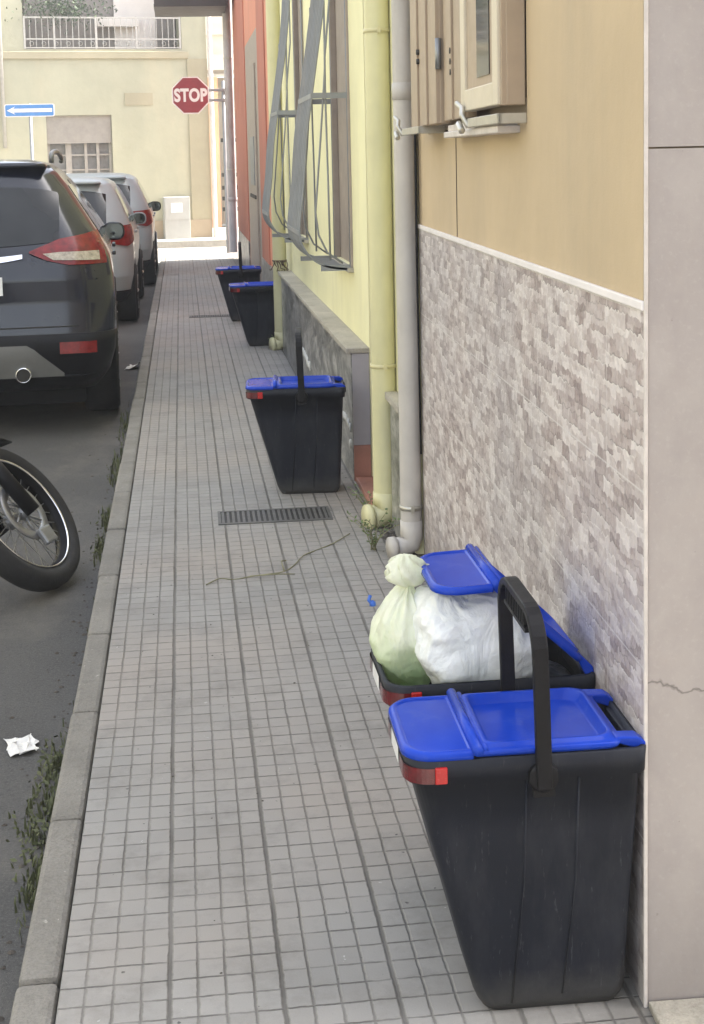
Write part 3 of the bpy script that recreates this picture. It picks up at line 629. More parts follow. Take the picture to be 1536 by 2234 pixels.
# ============================================================ bins
def make_bin(name='wheelless_bin', open_lid=False, handle='up'):
    root = empty(name, (0, 0, 0))
    b = MB(); lo = []
    for t in (0, .015, .06, .25, .5, .75, 1.0):
        z = .012+t*.433; e = .012 if t == 0 else .003 if t == .015 else 0
        lo.append(rrect(-.083-.112*t**1.02+e, .180+.020*t-e, -.093-.030*t+e, .093+.030*t-e, z if t else 0.0, .03, .022, 6))
    xi = lambda z: z
    # rim skirt, then back down the inside so that the bin is hollow
    lo += [rrect(-.207, .207, -.131, .131, .442, .045, .02, 6), rrect(-.209, .209, -.132, .132, .484, .045, .02, 6), rrect(-.200, .201, -.124, .124, .486, .04, .016, 6),
           rrect(-.190, .192, -.117, .117, .44, .035, .014, 6), rrect(-.09, .17, -.088, .088, .05, .03, .014, 6)]
    b.loft(lo); body = b.build('body', M['bin'], root)
    # moulded relief lines on the long sides
    b = MB()
    for sg in (-1, 1):
        for xx, z0 in ((-.006, .02), (.085, .03)):
            def P(z): return sg*(.093+.030*(z-.012)/.433)
            b.tube([(xx-.02+.02*(z0 if 0 else 0), P(.02)+sg*.0005, z0), (xx, P(.25)+sg*.0005, .25), (xx+.004, P(.44)+sg*.0005, .44)], .0022, 5)
    b.build('rib', M['bin'], body)
    # front reflectors wrap the two front corners
    for sg in (-1, 1):
        q = MB(); lp = rrect(-.2115, .21, -.1345, .1345, 0, .045, .02, 8)
        pts = [p_ for p_ in lp if p_[0] < -.16 and p_[1]*sg > 0]; pts.sort(key=lambda p_: p_[0]*1-abs(p_[1])*-1)
        pts = sorted(pts, key=lambda p_: math.atan2(p_[1]*sg, -(p_[0]+.12)))
        pts = [(-.2115, sg*.06, 0)]+pts+[(-.162, sg*.1345, 0)]
        for (a, c) in zip(pts, pts[1:]): q.quad((a[0], a[1], .447), (c[0], c[1], .447), (c[0], c[1], .474), (a[0], a[1], .474))
        rf = q.build('reflector', M['red'], root, fix=False)
        MB().box(-.161, -.140, min(sg*.130, sg*.1365), max(sg*.130, sg*.1365), .446, .475).build('bright_end', M['red2'], rf, bevel=.002)
    q = MB().quad((-.2118, -.045, .448), (-.2118, .045, .448), (-.2118, .045, .478), (-.2118, -.045, .478)); q.build('sticker', M['plate'], root, fix=False)
    # lid: front flap, hinge ridge, recessed main panel, rear lugs
    hx, hz = .196, .486
    lid = empty('lid', (hx, 0, hz)); lid.parent = root
    def mainpanel():
        b = MB(); X0, X1 = -.285, -.028                            # relative to the hinge
        b.loft([rrect(X0, X1, -.126, .126, 0, .006, .03), rrect(X0-.002, X1+.002, -.129, .129, .008, .006, .03), rrect(X0+.002, X1-.002, -.125, .125, .012, .006, .03), rrect(X0+.014, X1-.010, -.116, .116, .0125, .012, .03), rrect(X0+.016, X1-.012, -.114, .114, .018, .012, .03),
                rrect(X0+.024, X1-.020, -.107, .107, .018, .018, .03), rrect(X0+.030, X1-.026, -.101, .101, .002, .018, .028), rrect(X0+.034, X1-.034, -.097, .097, .001, .018, .026)])
        o = b.build('main_panel', M['blue'], lid)
        for sg in (-1, 1):
            q = MB(); q.poly([(-.04, .004), (-.04, .014), (.0, .012), (.014, .002), (.012, -.012), (.0, -.010)], (sg*.098-.016, sg*.098+.016), 'y'); q.build('hinge_lug', M['blue'], o, bevel=.003)
        return o
    mainpanel()
    fl = empty('flap', (-.285, 0, .008)); fl.parent = lid
    b = MB(); b.loft([rrect(-.117, -.004, -.126, .126, -.012, .05, .004), rrect(-.124, -.004, -.131, .131, -.009, .052, .004), rrect(-.123, -.004, -.130, .130, .0, .052, .004), rrect(-.117, -.006, -.124, .124, .005, .048, .004),
                     rrect(-.111, -.010, -.118, .118, .0045, .044, .004), rrect(-.109, -.012, -.116, .116, .002, .043, .004)])
    b.build('flap_panel', M['blue'], fl)
    b = MB(); b.tube([(.002, -.133, .005), (.002, .133, .005)], .0095, 12); b.tube([(.015, -.127, .0035), (.015, .127, .0035)], .006, 10); b.build('hinge_ridge', M['blue'], fl)
    q = MB(); q.box(.190, .214, -.07, .07, .452, .478); q.build('rear_grip', M['bin'], root, bevel=.004)
    # carrying handle
    if handle != 'none':
        h = empty('handle', (.024, 0, .458)); h.parent = root
        path = [(-.140, -.03), (-.142, .10), (-.142, .185)]
        for i in range(1, 7): a = R(180-15*i); path.append((-.070+.072*math.cos(a), .198+.070*math.sin(a)))
        path += [(p_[0]*-1, p_[1]) for p_ in path[::-1]]
        b = MB(); P2 = [Vector(p_) for p_ in path]; vs, n = [], len(P2)
        for i, p_ in enumerate(P2):
            d = (P2[min(i+1, n-1)]-P2[max(i-1, 0)]).normalized(); nn = Vector((-d.y, d.x))*.007
            hw = .0135
            for sx_, sn in ((-1, -1), (1, -1), (1, 1), (-1, 1)): vs.append((sx_*hw, p_.x+nn.x*sn, p_.y+nn.y*sn))
        fs = []
        for i in range(n-1):
            for j in range(4): fs.append((i*4+j, i*4+(j+1) % 4, i*4+4+(j+1) % 4, i*4+4+j))
        fs += [(0, 1, 2, 3), tuple((n-1)*4+j for j in range(4))]
        b.add(vs, fs); b.build('arch', M['black'], h, bevel=.003)
        b = MB()
        for i in range(11):
            yy = -.070+i*.014; b.box(-.012, .012, yy-.002, yy+.002, .232, .262)
        b.box(-.013, .013, -.085, .085, .226, .233); b.build('grip_rib', M['black'], h)
        for sg in (-1, 1):
            q = MB(); q.lathe([(0, 0), (.027, .0), (.026, sg*.008), (.022, sg*.010), (0, sg*.010)], (0, sg*.132, -.010), 'y', 20); q.box(-.019, .019, min(sg*.126, sg*.137), max(sg*.126, sg*.137), -.045, .0)
            q.build('pivot', M['black'], h)
        if handle == 'folded': h.rotation_euler = (0, R(80), 0)
        else: h.rotation_euler = (0, R(-1.5), 0)
    if open_lid:
        lid.scale = (.93, 1, 1); lid.rotation_euler = (0, R(43), 0); fl.rotation_euler = (0, R(-43), 0)
    return root
grp = 'dark bins with blue lids put out along the pavement'
b1 = make_bin('waste_bin'); b1.location = (.5535, 2.392, 0); b1.rotation_euler = (0, 0, R(-1))
tag(b1, 'nearest closed dark bin with upright handle and blue lid, against the door jamb', 'bin', grp)
bm_ = copy_tree(b1); bm_.location = (.482, 6.33, 0); bm_.scale = (1.05, 1.05, 1.0); bm_.rotation_euler = (0, 0, R(-4)); bm_['label'] = 'closed dark bin with upright handle beside the grey plinth, behind the large drain grate'
b4 = copy_tree(b1); b4.location = (.505, 13.25, 0); b4.rotation_euler = (0, 0, R(-3)); b4['label'] = 'farthest dark bin with raised handle, in front of the orange house'
b3 = make_bin('waste_bin', handle='folded'); b3.location = (.580, 11.44, 0); b3.scale = (1.05, 1, 1); b3.rotation_euler = (0, 0, R(1)); tag(b3, 'closed dark bin without raised handle, partly behind the far yellow downpipe', 'bin', grp)
b2 = make_bin('waste_bin', True, 'none'); b2.location = (.566, 2.735, 0); b2.rotation_euler = (0, 0, R(0)); tag(b2, 'open dark bin overflowing with bags, its blue lid tilted against the tiled wall', 'bin', grp)

# ============================================================ rubbish bags
def bag(name, m, c, r, knot=None, seed=1, label='', lean=(0, 0), sq=2.6, neck=.55, taper=0):
    nz = lambda p_, s: noise.noise(Vector(p_)*s+Vector((seed*3.1, seed*7.7, seed)))
    NU, NV = 140, 110; vs, fs = [], []
    for j in range(NV+1):
        v = j/NV; ph = math.pi*(v-.5)
        for i in range(NU):
            th = 2*math.pi*i/NU
            cx, sx_ = math.cos(th), math.sin(th); e = 2/sq
            ux = math.copysign(abs(cx)**e, cx); uy = math.copysign(abs(sx_)**e, sx_)
            cr = math.cos(ph); cr = abs(cr)**(.75)*(1-taper*max(0, .5-v)*1.6); uz = math.copysign(abs(math.sin(ph))**.9, math.sin(ph))
            d = Vector((ux*cr, uy*cr, uz)); p_ = Vector((d.x*r[0], d.y*r[1], d.z*r[2]))
            if knot and v > neck:
                t = (v-neck)/(1-neck); t2 = t*t*(3-2*t)
                rad = (1-t2)+.10*t2; fold = 1+.22*t2*math.sin(th*9+seed+nz((t*3, th, 0), 1)*3)+.1*t2*math.sin(th*17)
                ax = Vector(knot)*t2
                p_ = Vector((d.x*r[0]*rad*fold, d.y*r[1]*rad*fold, d.z*r[2]*(1-.3*t2)))+ax
            a = 1+.15*nz(p_, 9)+.08*nz(p_, 22)-.06*(abs(nz(p_+Vector((0, 0, p_.x*.6)), 16))**.7)-.04*(abs(nz(p_, 42))**.7)+.04; p_ = p_*a
            p_.x += lean[0]*(v-.3); p_.y += lean[1]*(v-.3)
            vs.append(p_+Vector(c))
    for j in range(NV):
        for i in range(NU): q = (i+1) % NU; fs.append((j*NU+i, j*NU+q, (j+1)*NU+q, (j+1)*NU+i))
    fs.append(tuple(range(NU))[::-1])
    b = MB(); b.add(vs, fs, True)
    if knot:
        top = sum((vs[NV*NU+i] for i in range(NU)), Vector())/NU
        # ruffled plastic above the tie
        lo = []
        for k in range(9):
            t = k/8; rad = .010+.026*math.sin(math.pi*min(1, t*1.02))**.6*(1.15 if t < .6 else 1.0)
            lo.append([top+Vector((-.006*t+math.cos(2*math.pi*i/48)*rad*(1+.30*math.sin(i*2*math.pi/48*7+k*.5)+.12*math.sin(i*2*math.pi/48*13-k)+.5*nz((math.cos(i*.1309), math.sin(i*.1309), k*.4), 1.5)), math.sin(2*math.pi*i/48)*rad*.9*(1+.22*math.cos(i*2*math.pi/48*6+k)), -.010+.064*t+.006*nz((math.cos(i*.1309)*2, k, math.sin(i*.1309)*2), 1))) for i in range(48)])
        b.loft(lo, False, True)
    o = b.build(name, m); return tag(o, label, 'rubbish bag')
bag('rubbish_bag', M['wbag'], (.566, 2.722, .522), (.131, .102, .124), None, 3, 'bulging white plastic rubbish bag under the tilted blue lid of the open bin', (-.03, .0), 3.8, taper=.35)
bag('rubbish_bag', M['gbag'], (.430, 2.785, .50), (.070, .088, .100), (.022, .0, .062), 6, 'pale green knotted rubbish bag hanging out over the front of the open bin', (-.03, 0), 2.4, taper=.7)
o = MB().lathe([(0, 0), (.007, .002), (.006, .01), (0, .014)], (0, 0, 0), 'z', 8).tube([(0, 0, .004), (-.008, 0, .014), (-.004, .004, .022)], .004, 6).build('plastic_scrap', M['bluecloth']); o.location = (.3595, 2.80, .585); tag(o, 'tiny blue plastic scrap at the side of the green bag', 'litter')
bag('rubbish_bag', M['bbag'], (.69, 2.735, .40), (.072, .09, .06), None, 9, 'dark crumpled bag down inside the back of the open bin', (0, 0), 2.6)

# ============================================================ cars
def interp(tab, z, k):
    if z <= tab[0][0]: return tab[0][k]
    for a, b in zip(tab, tab[1:]):
        if z <= b[0]:
            t = (z-a[0])/(b[0]-a[0]); return a[k]+(b[k]-a[k])*t
    return tab[-1][k]
class Shell:
    """body surface from slices (z, half width, rear y, front y, corner radius); s runs from the rear centre towards the side"""
    def __init__(s, tab): s.t = tab
    def P(s, q, z, off=0):
        w, yr, yf, r = (interp(s.t, z, k) for k in (1, 2, 3, 4)); sg = 1 if q >= 0 else -1; q = abs(q)
        q0 = w-r; arc = math.pi/2*r; crown = .03
        if q < q0: p = Vector((q, yr+crown*((q/w)**2), 0)); n = Vector((0, -1, 0))
        elif q < q0+arc:
            a = (q-q0)/r; p = Vector((q0+r*math.sin(a), yr+r-r*math.cos(a)+crown*(min(1, (q0+r*math.sin(a))/w)**2), 0)); n = Vector((math.sin(a), -math.cos(a), 0))
        else: p = Vector((w, yr+r+crown+(q-q0-arc), 0)); n = Vector((1, 0, 0))
        p += n*off; return Vector((p.x*sg, p.y, z))
    def loop(s, z, n=10):
        w, yr, yf, r = (interp(s.t, z, k) for k in (1, 2, 3, 4)); q0 = w-r; arc = math.pi/2*r
        qs = [q0*i/6 for i in range(7)]+[q0+arc*(i+1)/8 for i in range(8)]; L = yf-yr-r-.25
        half = [s.P(q, z) for q in qs]; y0 = half[-1].y
        half += [Vector((w*(1-.02*(t**2)), y0+(yf-.28-y0)*t, z)) for t in (.15, .3, .5, .7, .85)]
        for i in range(1, 9): a = R(90*i/8); half.append(Vector((w*.98-.28+.28*math.cos(a), yf-.28+.28*math.sin(a), z)))
        return [tuple(p) for p in half]+[(-p.x, p.y, p.z) for p in half[::-1][1:-1]]+[]
    def patch(s, mb, zf, q0, q1, off=.004, nu=10, nv=6):
        """zf(q) -> (zlow, zhigh)"""
        def fn(u, v): q = q0+(q1-q0)*u; a, b = zf(q); return s.P(q, a+(b-a)*v, off)
        mb.grid(fn, nu, nv); return mb
def lerp_poly(pts, q):
    for a, b in zip(pts, pts[1:]):
        if q <= b[0]: t = (q-a[0])/(b[0]-a[0]+1e-9); return a[1]+(b[1]-a[1])*t
    return pts[-1][1]
def make_car(label, tab, paint, loc, rz, wb, track, wr, feat, grp='cars parked along the kerb'):
    root = empty('parked_car', loc, rz, label, 'car', grp); sh = Shell(tab)
    zs = sorted({z for z, *_ in tab} | {tab[0][0]+(tab[-1][0]-tab[0][0])*i/40 for i in range(41)})
    top = MB(); top.loft([sh.loop(z) for z in zs]); body = top.build('body', paint, root)
    # black lower cladding
    lt = [(z, w_*1.006+.004, a-.008, f+.008, r) for (z, w_, a, f, r) in tab if z <= feat['clad']+.001]
    lt.append((feat['clad'], interp(tab, feat['clad'], 1)+.010, interp(tab, feat['clad'], 2)-.008, interp(tab, feat['clad'], 3)+.008, interp(tab, feat['clad'], 4))) if lt[-1][0] < feat['clad'] else None
    s2 = Shell(lt); MB().loft([s2.loop(z) for z in [lt[0][0]+(lt[-1][0]-lt[0][0])*i/6 for i in range(7)]]).build('bumper', M['black'], root)
    # wheels
    for sx_ in (-1, 1):
        for yy in feat['axles']:
            xo = sx_*(track+.0)
            arch = MB().disc((sx_*(interp(tab, .5, 1)+.012), yy, wr), wr+.055, 'x', 28); arch.build('wheel_arch', M['black'], root, fix=False)
            wl = empty('wheel', (xo, yy, wr)); wl.parent = root
            t = .225; MB().lathe([(wr*.66, -t/2), (wr*.9, -t/2-.004), (wr*.975, -t/2+.02), (wr, -t/4), (wr, t/4), (wr*.975, t/2-.02), (wr*.9, t/2+.004), (wr*.66, t/2)], (0, 0, 0), 'x', 36).build('tyre', M['tyre'], wl)
            b = MB(); b.lathe([(wr*.66, -t/2+.02), (wr*.6, 0), (wr*.66, t/2-.02)], (0, 0, 0), 'x', 30); b.disc((0, 0, 0), wr*.62, 'x', 24)
            for k in range(5):
                a = 2*math.pi*k/5; b.tube([(sx_*.085, 0, 0), (sx_*.1, math.cos(a)*wr*.62, math.sin(a)*wr*.62)], .022, 6)
            b.build('rim', M['rim'], wl)
    ax = feat['axles']; MB().box(-track+.1, track-.1, .5, ax[1]+.5, .12, .34).build('underbody', M['black'], root)
    # glass
    g = feat['glass']; b = MB(); sh.patch(b, lambda q: (g[0]+.03*(q/g[2])**2, g[1]-.04*(q/g[2])**4), -g[2], g[2], .005, 20, 10); b.build('rear_window', M['cglass'], root, fix=False)
    for sg in (-1, 1):
        for (a, c, z0, z1) in feat['side_glass']:
            b = MB()
            def fn(u, v):
                z = z0+(z1-z0)*v; yy = a+(c-a)*u+(v*feat.get('rake', .12) if 0 else 0)
                w_ = interp(tab, z, 1); ya = interp(tab, z, 2)+interp(tab, z, 4)+.05; yb = interp(tab, z, 3)-.30; yy = max(ya, min(yb, yy)); t = max(0, (yy-ya)/(yb+.02-ya))
                return (sg*(w_*(1-.02*t*t)+.005), yy, z)
            b.grid(fn, 6, 5); b.build('side_window', M['cglass'], root, fix=False)
        # lamps
        lamp = empty('tail_lamp', (0, 0, 0)); lamp.parent = root
        L = feat['lamp']; b = MB(); sh.patch(b, lambda q: (lerp_poly(L['lo'], abs(q)), lerp_poly(L['hi'], abs(q))), sg*L['q'][0], sg*L['q'][1], .012, 18, 6); b.build('red_lens', M['lampred'], lamp, fix=False)
        if 'clo' in L:
            b = MB(); sh.patch(b, lambda q: (lerp_poly(L['clo'], abs(q)), lerp_poly(L['chi'], abs(q))), sg*L['cq'][0], sg*L['cq'][1], .0165, 16, 4); b.build('clear_lens', M['lampclear'], lamp, fix=False)
        if 'refl' in feat:
            a = feat['refl']; b = MB(); s2.patch(b, lambda q: (a[2]+(a[4] if len(a) > 4 else 0)*0, a[3]), sg*a[0], sg*a[1], .006, 6, 2); b.build('reflector', M['lampred'], root, fix=False)
        # mirror
        my, mz = feat['mirror']; mw = interp(tab, mz, 1)
        mo = MB(); ring = []
        for k, (dy, sc) in enumerate(((-.055, .86), (-.05, 1), (.0, .98), (.06, .75), (.09, .3))):
            ring.append([(sg*(mw+.03+.085*sc*math.copysign(abs(math.cos(t))**.7, math.cos(t))), my+dy, mz+.03+.072*sc*math.copysign(abs(math.sin(t))**.8, math.sin(t))) for t in [2*math.pi*i/20 for i in range(20)]])
        mo.loft(ring); mo.tube([(sg*(mw-.09), my+.06, mz-.03), (sg*(mw+.03), my+.01, mz-.01)], .03, 8); mm = mo.build('wing_mirror', feat.get('mirror_mat', M['black']), root)
        mo = MB(); mo.add([(sg*(mw+.03+.070*math.copysign(abs(math.cos(t))**.7, math.cos(t))), my-.057, mz+.03+.058*math.copysign(abs(math.sin(t))**.8, math.sin(t))) for t in [2*math.pi*i/20 for i in range(20)]], [tuple(range(20))])
        mo.build('mirror_glass', M['amber'], mm, fix=False)
        for hy in feat['handles']:
            w_ = interp(tab, feat['hz'], 1); MB().box(min(sg*(w_+.004), sg*(w_+.03)), max(sg*(w_+.004), sg*(w_+.03)), hy, hy+.17, feat['hz']-.014, feat['hz']+.014).build('door_handle', paint, root, bevel=.006)
        b = MB()
        for dy in feat['gaps']:
            for k in range(8):
                z0 = feat['clad']+.02+(feat['glass'][0]-feat['clad']-.02)*k/8; z1 = z0+(feat['glass'][0]-feat['clad'])/8*.99; w0, w1 = interp(tab, z0, 1), interp(tab, z1, 1)
                b.quad((sg*(w0+.001), dy, z0), (sg*(w0+.001), dy+.008, z0), (sg*(w1+.001), dy+.008, z1), (sg*(w1+.001), dy, z1))
        b.build('door_gap', M['darkgap'], root, fix=False)
        if feat.get('rails'):
            r_ = feat['rails']; b = MB(); pts = [(sg*(.55), r_[0], r_[2]-.05), (sg*.55, r_[0]+.06, r_[2]), (sg*.55, (r_[0]+r_[1])/2, r_[2]+.02), (sg*.55, r_[1]-.06, r_[2]-.01), (sg*.55, r_[1], r_[2]-.05)]
            b.tube(spline(pts, 4), .017, 8); b.build('roof_rail', M['diffuser'], root)
    # tailgate seam, strip, number plate
    b = MB(); a = feat['seam']; s2.patch(b, lambda q: (a[0], a[0]+.008), -a[1], a[1], .004 if a[0] < feat['clad'] else -.003, 16, 1)
    b.build('tailgate_seam', M['darkgap'], root, fix=False)
    if 'strip' in feat:
        a = feat['strip']; b = MB(); sh.patch(b, lambda q: (a[0]+.035*(q/a[2])**2, a[1]+.02*(q/a[2])**2), -a[2], a[2], .014, 16, 2); b.build('chrome_strip', M['chrome'], root, fix=False)
    if 'plate' in feat:
        a = feat['plate']; b = MB(); sh.patch(b, lambda q: (a[0], a[1]), -.26, .26, .012, 6, 2); b.build('number_plate', M['plate'], root, fix=False)
    if 'diffuser' in feat:
        b = MB(); s2.patch(b, lambda q: (.36+.0*q, .56 if abs(q) < .40 else max(.37, .56-(abs(q)-.40)*.9)), -.60, .60, .018, 28, 4); df = b.build('diffuser', M['diffuser'], root, fix=False)
        for sg in (-1, 1):
            c0 = s2.P(sg*.36, .38, .03); b = MB(); b.lathe([(.040, -.02), (.046, -.022), (.046, .1)], c0, 'y', 20); b.build('exhaust', M['chrome'], root); MB().disc(c0+Vector((0, -.016, 0)), .0395, 'y', 20).build('exhaust_bore', M['darkgap'], root, fix=False)
    if feat.get('spoiler'):
        a = feat['spoiler']; b = MB(); b.loft([rrect(-a[2], a[2], a[0], a[0]+.30, a[1]-.018, .05), rrect(-a[2]-.01, a[2]+.01, a[0]-.01, a[0]+.3, a[1]-.008, .06), rrect(-a[2]+.02, a[2]-.02, a[0]+.0, a[0]+.32, a[1]+.012, .06)]); b.build('roof_spoiler', paint, root)
    if feat.get('wiper'):
        b = MB(); b.tube([sh.P(0, feat['glass'][0]+.03, .03), sh.P(-.3, feat['glass'][0]+.07, .03)], .01, 6); b.build('wiper', M['black'], root)
    return root
SUV = [(.26, .78, .16, 4.38, .14), (.36, .86, .05, 4.46, .16), (.5, .90, .0, 4.50, .18), (.62, .912, .01, 4.50, .19), (.8, .92, .04, 4.48, .20), (.95, .915, .045, 4.42, .21), (1.06, .90, .07, 4.10, .21),
       (1.12, .875, .10, 3.45, .21), (1.22, .82, .17, 3.22, .20), (1.36, .735, .27, 2.95, .19), (1.5, .65, .38, 2.66, .18), (1.58, .59, .44, 2.45, .16), (1.625, .54, .50, 2.2, .16), (1.65, .48, .58, 1.95, .16), (1.668, .40, .75, 1.6, .2), (1.672, .25, .9, 1.4, .15)]
make_car('dark navy SUV with red and white tail lamps, cut off by the left edge', SUV, M['navy'], (-1.335, 8.58, RZ), R(2.7), 2.69, .81, .35,
    dict(clad=.62, axles=(.86, 3.55), glass=(1.14, 1.50, .60), side_glass=[(.62, 1.25, 1.16, 1.5), (1.3, 2.2, 1.14, 1.53), (2.25, 3.1, 1.14, 1.52)],
         lamp=dict(q=(.42, .90), hi=[(.42, 1.115), (.6, 1.185), (.85, 1.225), (1.02, 1.23)], lo=[(.42, 1.105), (.52, 1.06), (.65, 1.03), (1.02, 1.03)],
                   cq=(.50, .84), clo=[(.50, 1.10), (.56, 1.062), (.93, 1.05)], chi=[(.50, 1.10), (.60, 1.108), (.93, 1.108)]),
         refl=(.58, .80, .50, .57), mirror=(2.75, 1.07), handles=(1.25, 2.2), hz=1.02, gaps=(1.25, 2.22), rails=(.75, 2.5, 1.70), seam=(.66, .7), strip=(1.04, 1.08, .38), plate=(.86, .97), diffuser=True, spoiler=(.42, 1.635, .52), wiper=True, mirror_mat=M['navy']))
HB = [(.24, .72, .14, 3.75, .18), (.34, .79, .04, 3.84, .22), (.5, .825, .0, 3.88, .24), (.7, .835, .02, 3.88, .26), (.88, .83, .05, 3.70, .28), (.96, .82, .07, 3.2, .28), (1.06, .785, .12, 2.95, .27), (1.2, .73, .22, 2.7, .25),
      (1.34, .665, .33, 2.4, .22), (1.42, .62, .40, 2.2, .2), (1.46, .56, .48, 2.0, .2), (1.485, .45, .6, 1.8, .2), (1.495, .3, .8, 1.5, .15)]
hf = dict(clad=.36, axles=(.62, 3.1), glass=(1.0, 1.36, .58), side_glass=[(.5, 1.05, 1.02, 1.36), (1.1, 1.9, 1.0, 1.38), (1.95, 2.8, 1.0, 1.37)],
          lamp=dict(q=(.58, 1.0), hi=[(.58, 1.0), (1.0, 1.02)], lo=[(.58, .84), (.8, .80), (1.0, .86)]),
          refl=(.45, .6, .3, .35), mirror=(2.35, .96), handles=(1.1, 1.95), hz=.9, gaps=(1.05, 1.95), seam=(.55, .6), plate=(.55, .66), spoiler=(.33, 1.44, .52), mirror_mat=M['silver'])
make_car('silver hatchback parked directly in front of the dark navy SUV', HB, M['silver'], (-1.33, 14.2, RZ), R(.3), 2.5, .74, .30, hf)
h3 = dict(hf); h3['mirror_mat'] = M['black']
HB3 = [(z, w_*1.02, a, f, r) for (z, w_, a, f, r) in HB]
make_car('pale grey hatchback farthest along the row of parked cars', HB3, M['silver'], (-1.24, 18.5, RZ), R(.2), 2.5, .75, .30, h3)

# ============================================================ motorcycle (front wheel in view)
MC = empty('motorcycle', (-.68, 5.52, .135), 0, 'black motorcycle at the left edge, its spoked wheel leaning over the gutter', 'motorcycle')
N = Vector((.753, -.298, .589)).normalized(); upw = (Vector((0, 0, 1))-N*N.z).normalized(); fw = upw.cross(N).normalized()
rot = Matrix((N, fw, upw)).transposed().to_4x4()                     # local x = axle, y = rolling direction, z = up in the wheel plane
wl = empty('wheel', (0, 0, 0)); wl.parent = MC; wl.matrix_local = rot
RW = .318
MB().lathe([(RW-.07, -.035), (RW-.03, -.052), (RW-.008, -.035), (RW, -.012), (RW, .012), (RW-.008, .035), (RW-.03, .052), (RW-.07, .035), (RW-.075, .0), (RW-.07, -.035)], (0, 0, 0), 'x', 64).build('tyre', M['tyre'], wl)
MB().lathe([(RW-.078, -.030), (RW-.064, -.034), (RW-.064, -.029), (RW-.088, -.015), (RW-.088, .015), (RW-.064, .029), (RW-.064, .034), (RW-.078, .030)], (0, 0, 0), 'x', 64).build('rim', M['black'], wl)
MB().lathe([(RW-.079, .035), (RW-.077, .039), (RW-.072, .040), (RW-.071, .034)], (0, 0, 0), 'x', 64).build('rim_edge', M['chrome'], wl)
b = MB()
for k in range(32):
    a = 2*math.pi*k/32; sd_ = 1 if k % 2 else -1; a2 = a+(.5 if (k//2) % 2 else -.5)
    b.tube([(sd_*.028, math.cos(a2)*.03, math.sin(a2)*.03), (0, math.cos(a)*(RW-.085), math.sin(a)*(RW-.085))], .0018, 4)
b.build('spoke', M['galv'], wl)
b = MB(); b.lathe([(0, -.055), (.02, -.055), (.034, -.035), (.02, -.028), (.02, .028), (.036, .034), (.02, .06), (0, .06)], (0, 0, 0), 'x', 20); b.build('hub', M['galv'], wl)
b = MB(); b.lathe([(.088, .042), (.125, .042), (.125, .047), (.088, .047), (.088, .042)], (0, 0, 0), 'x', 40)
for k in range(6): a = k*math.pi/3; b.tube([(.044, math.cos(a)*.03, math.sin(a)*.03), (.044, math.cos(a+.3)*.09, math.sin(a+.3)*.09)], .005, 5)
b.build('brake_disc', M['galv'], wl)
fk = empty('fork', (0, 0, 0)); fk.parent = MC; fk.matrix_local = rot
for sg in (-1, 1): MB().tube([(sg*.078, 0, -.02), (sg*.078, -.06, .28)], .030, 14).tube([(sg*.078, -.06, .28), (sg*.078, -.13, .62)], .021, 12).build('fork_leg', M['black'], fk)
MB().box(.048, .075, -.03, .05, -.16, -.09).build('brake_caliper', M['galv'], fk, bevel=.008)
b = MB()
def fender(u, v): a = R(55+100*u); rr_ = RW+.035; x_ = (v-.5)*.12; return (x_, math.cos(a)*rr_, math.sin(a)*(rr_)+.0-abs(v-.5)*.03)
b.grid(fender, 14, 6); fo = b.build('mudguard', M['black'], fk, fix=False); sm = fo.modifiers.new('s', 'SOLIDIFY'); sm.thickness = .006
# rest of the machine, beyond the left edge of the picture
b = MB(); b.tube([(-.32, -.25, .78), (-.3, -.3, .8), (.25, -.3, .8), (.3, -.36, .78)], .014, 8); b.build('handlebar', M['black'], fk)
MB().lathe([(0, -.04), (.07, -.03), (.085, .03), (.05, .1), (0, .12)], (0, -.02, .62), 'y', 20).build('headlamp', M['black'], fk)
b = MB(); b.loft([rrect(-.75, -.35, -.12, .12, .48, .08), rrect(-.8, -.3, -.15, .15, .58, .1), rrect(-.76, -.36, -.1, .1, .68, .08)]); b.build('fuel_tank', M['dark'], MC)
b = MB(); b.loft([rrect(-1.35, -.75, -.1, .1, .50, .05), rrect(-1.4, -.72, -.13, .13, .56, .06), rrect(-1.36, -.76, -.1, .1, .60, .05)]); b.build('seat', M['black'], MC)
b = MB(); b.loft([rrect(-.85, -.45, -.14, .14, .0, .06), rrect(-.9, -.42, -.17, .17, .2, .07), rrect(-.82, -.5, -.12, .12, .44, .06)]); b.build('engine', M['galv'], MC)
MB().lathe([(RW-.09, -.05), (RW-.02, -.06), (RW-.01, .0), (RW-.02, .06), (RW-.09, .05), (RW-.09, -.05)], (-1.35, 0, RW-.275), 'y', 40).build('rear_wheel', M['tyre'], MC)

# ============================================================ drain grates
def grate(loc, L, Wd, label):
    r_ = empty('drain_grate', loc, R(-.5), label, 'drain grate', 'drain grates set across the pavement')
    fr = MB(); fr.box(0, L, 0, .016, -.01, .005); fr.box(0, L, Wd-.016, Wd, -.01, .005); fr.box(0, .012, .0165, Wd-.0165, -.01, .005); fr.box(L-.012, L, .0165, Wd-.0165, -.01, .005); fr.build('frame', M['iron'], r_)
    b = MB(); n = int(L/.021)
    for i in range(1, n): x = L*i/n; b.box(x-.0055, x+.0055, .0165, Wd-.0165, -.008, .004)
    b.build('grid', M['iron'], r_); MB().box(.0125, L-.0125, .017, Wd-.017, -.002, .0015).build('gutter_floor', M['darkgap'], r_)
grate((.105, 5.76, 0), .475, .22, 'large cast iron drain grate in the pavement in front of the yellow house')
grate((.035, 13.6, 0), .42, .16, 'distant narrow drain grate beside the farthest bin')

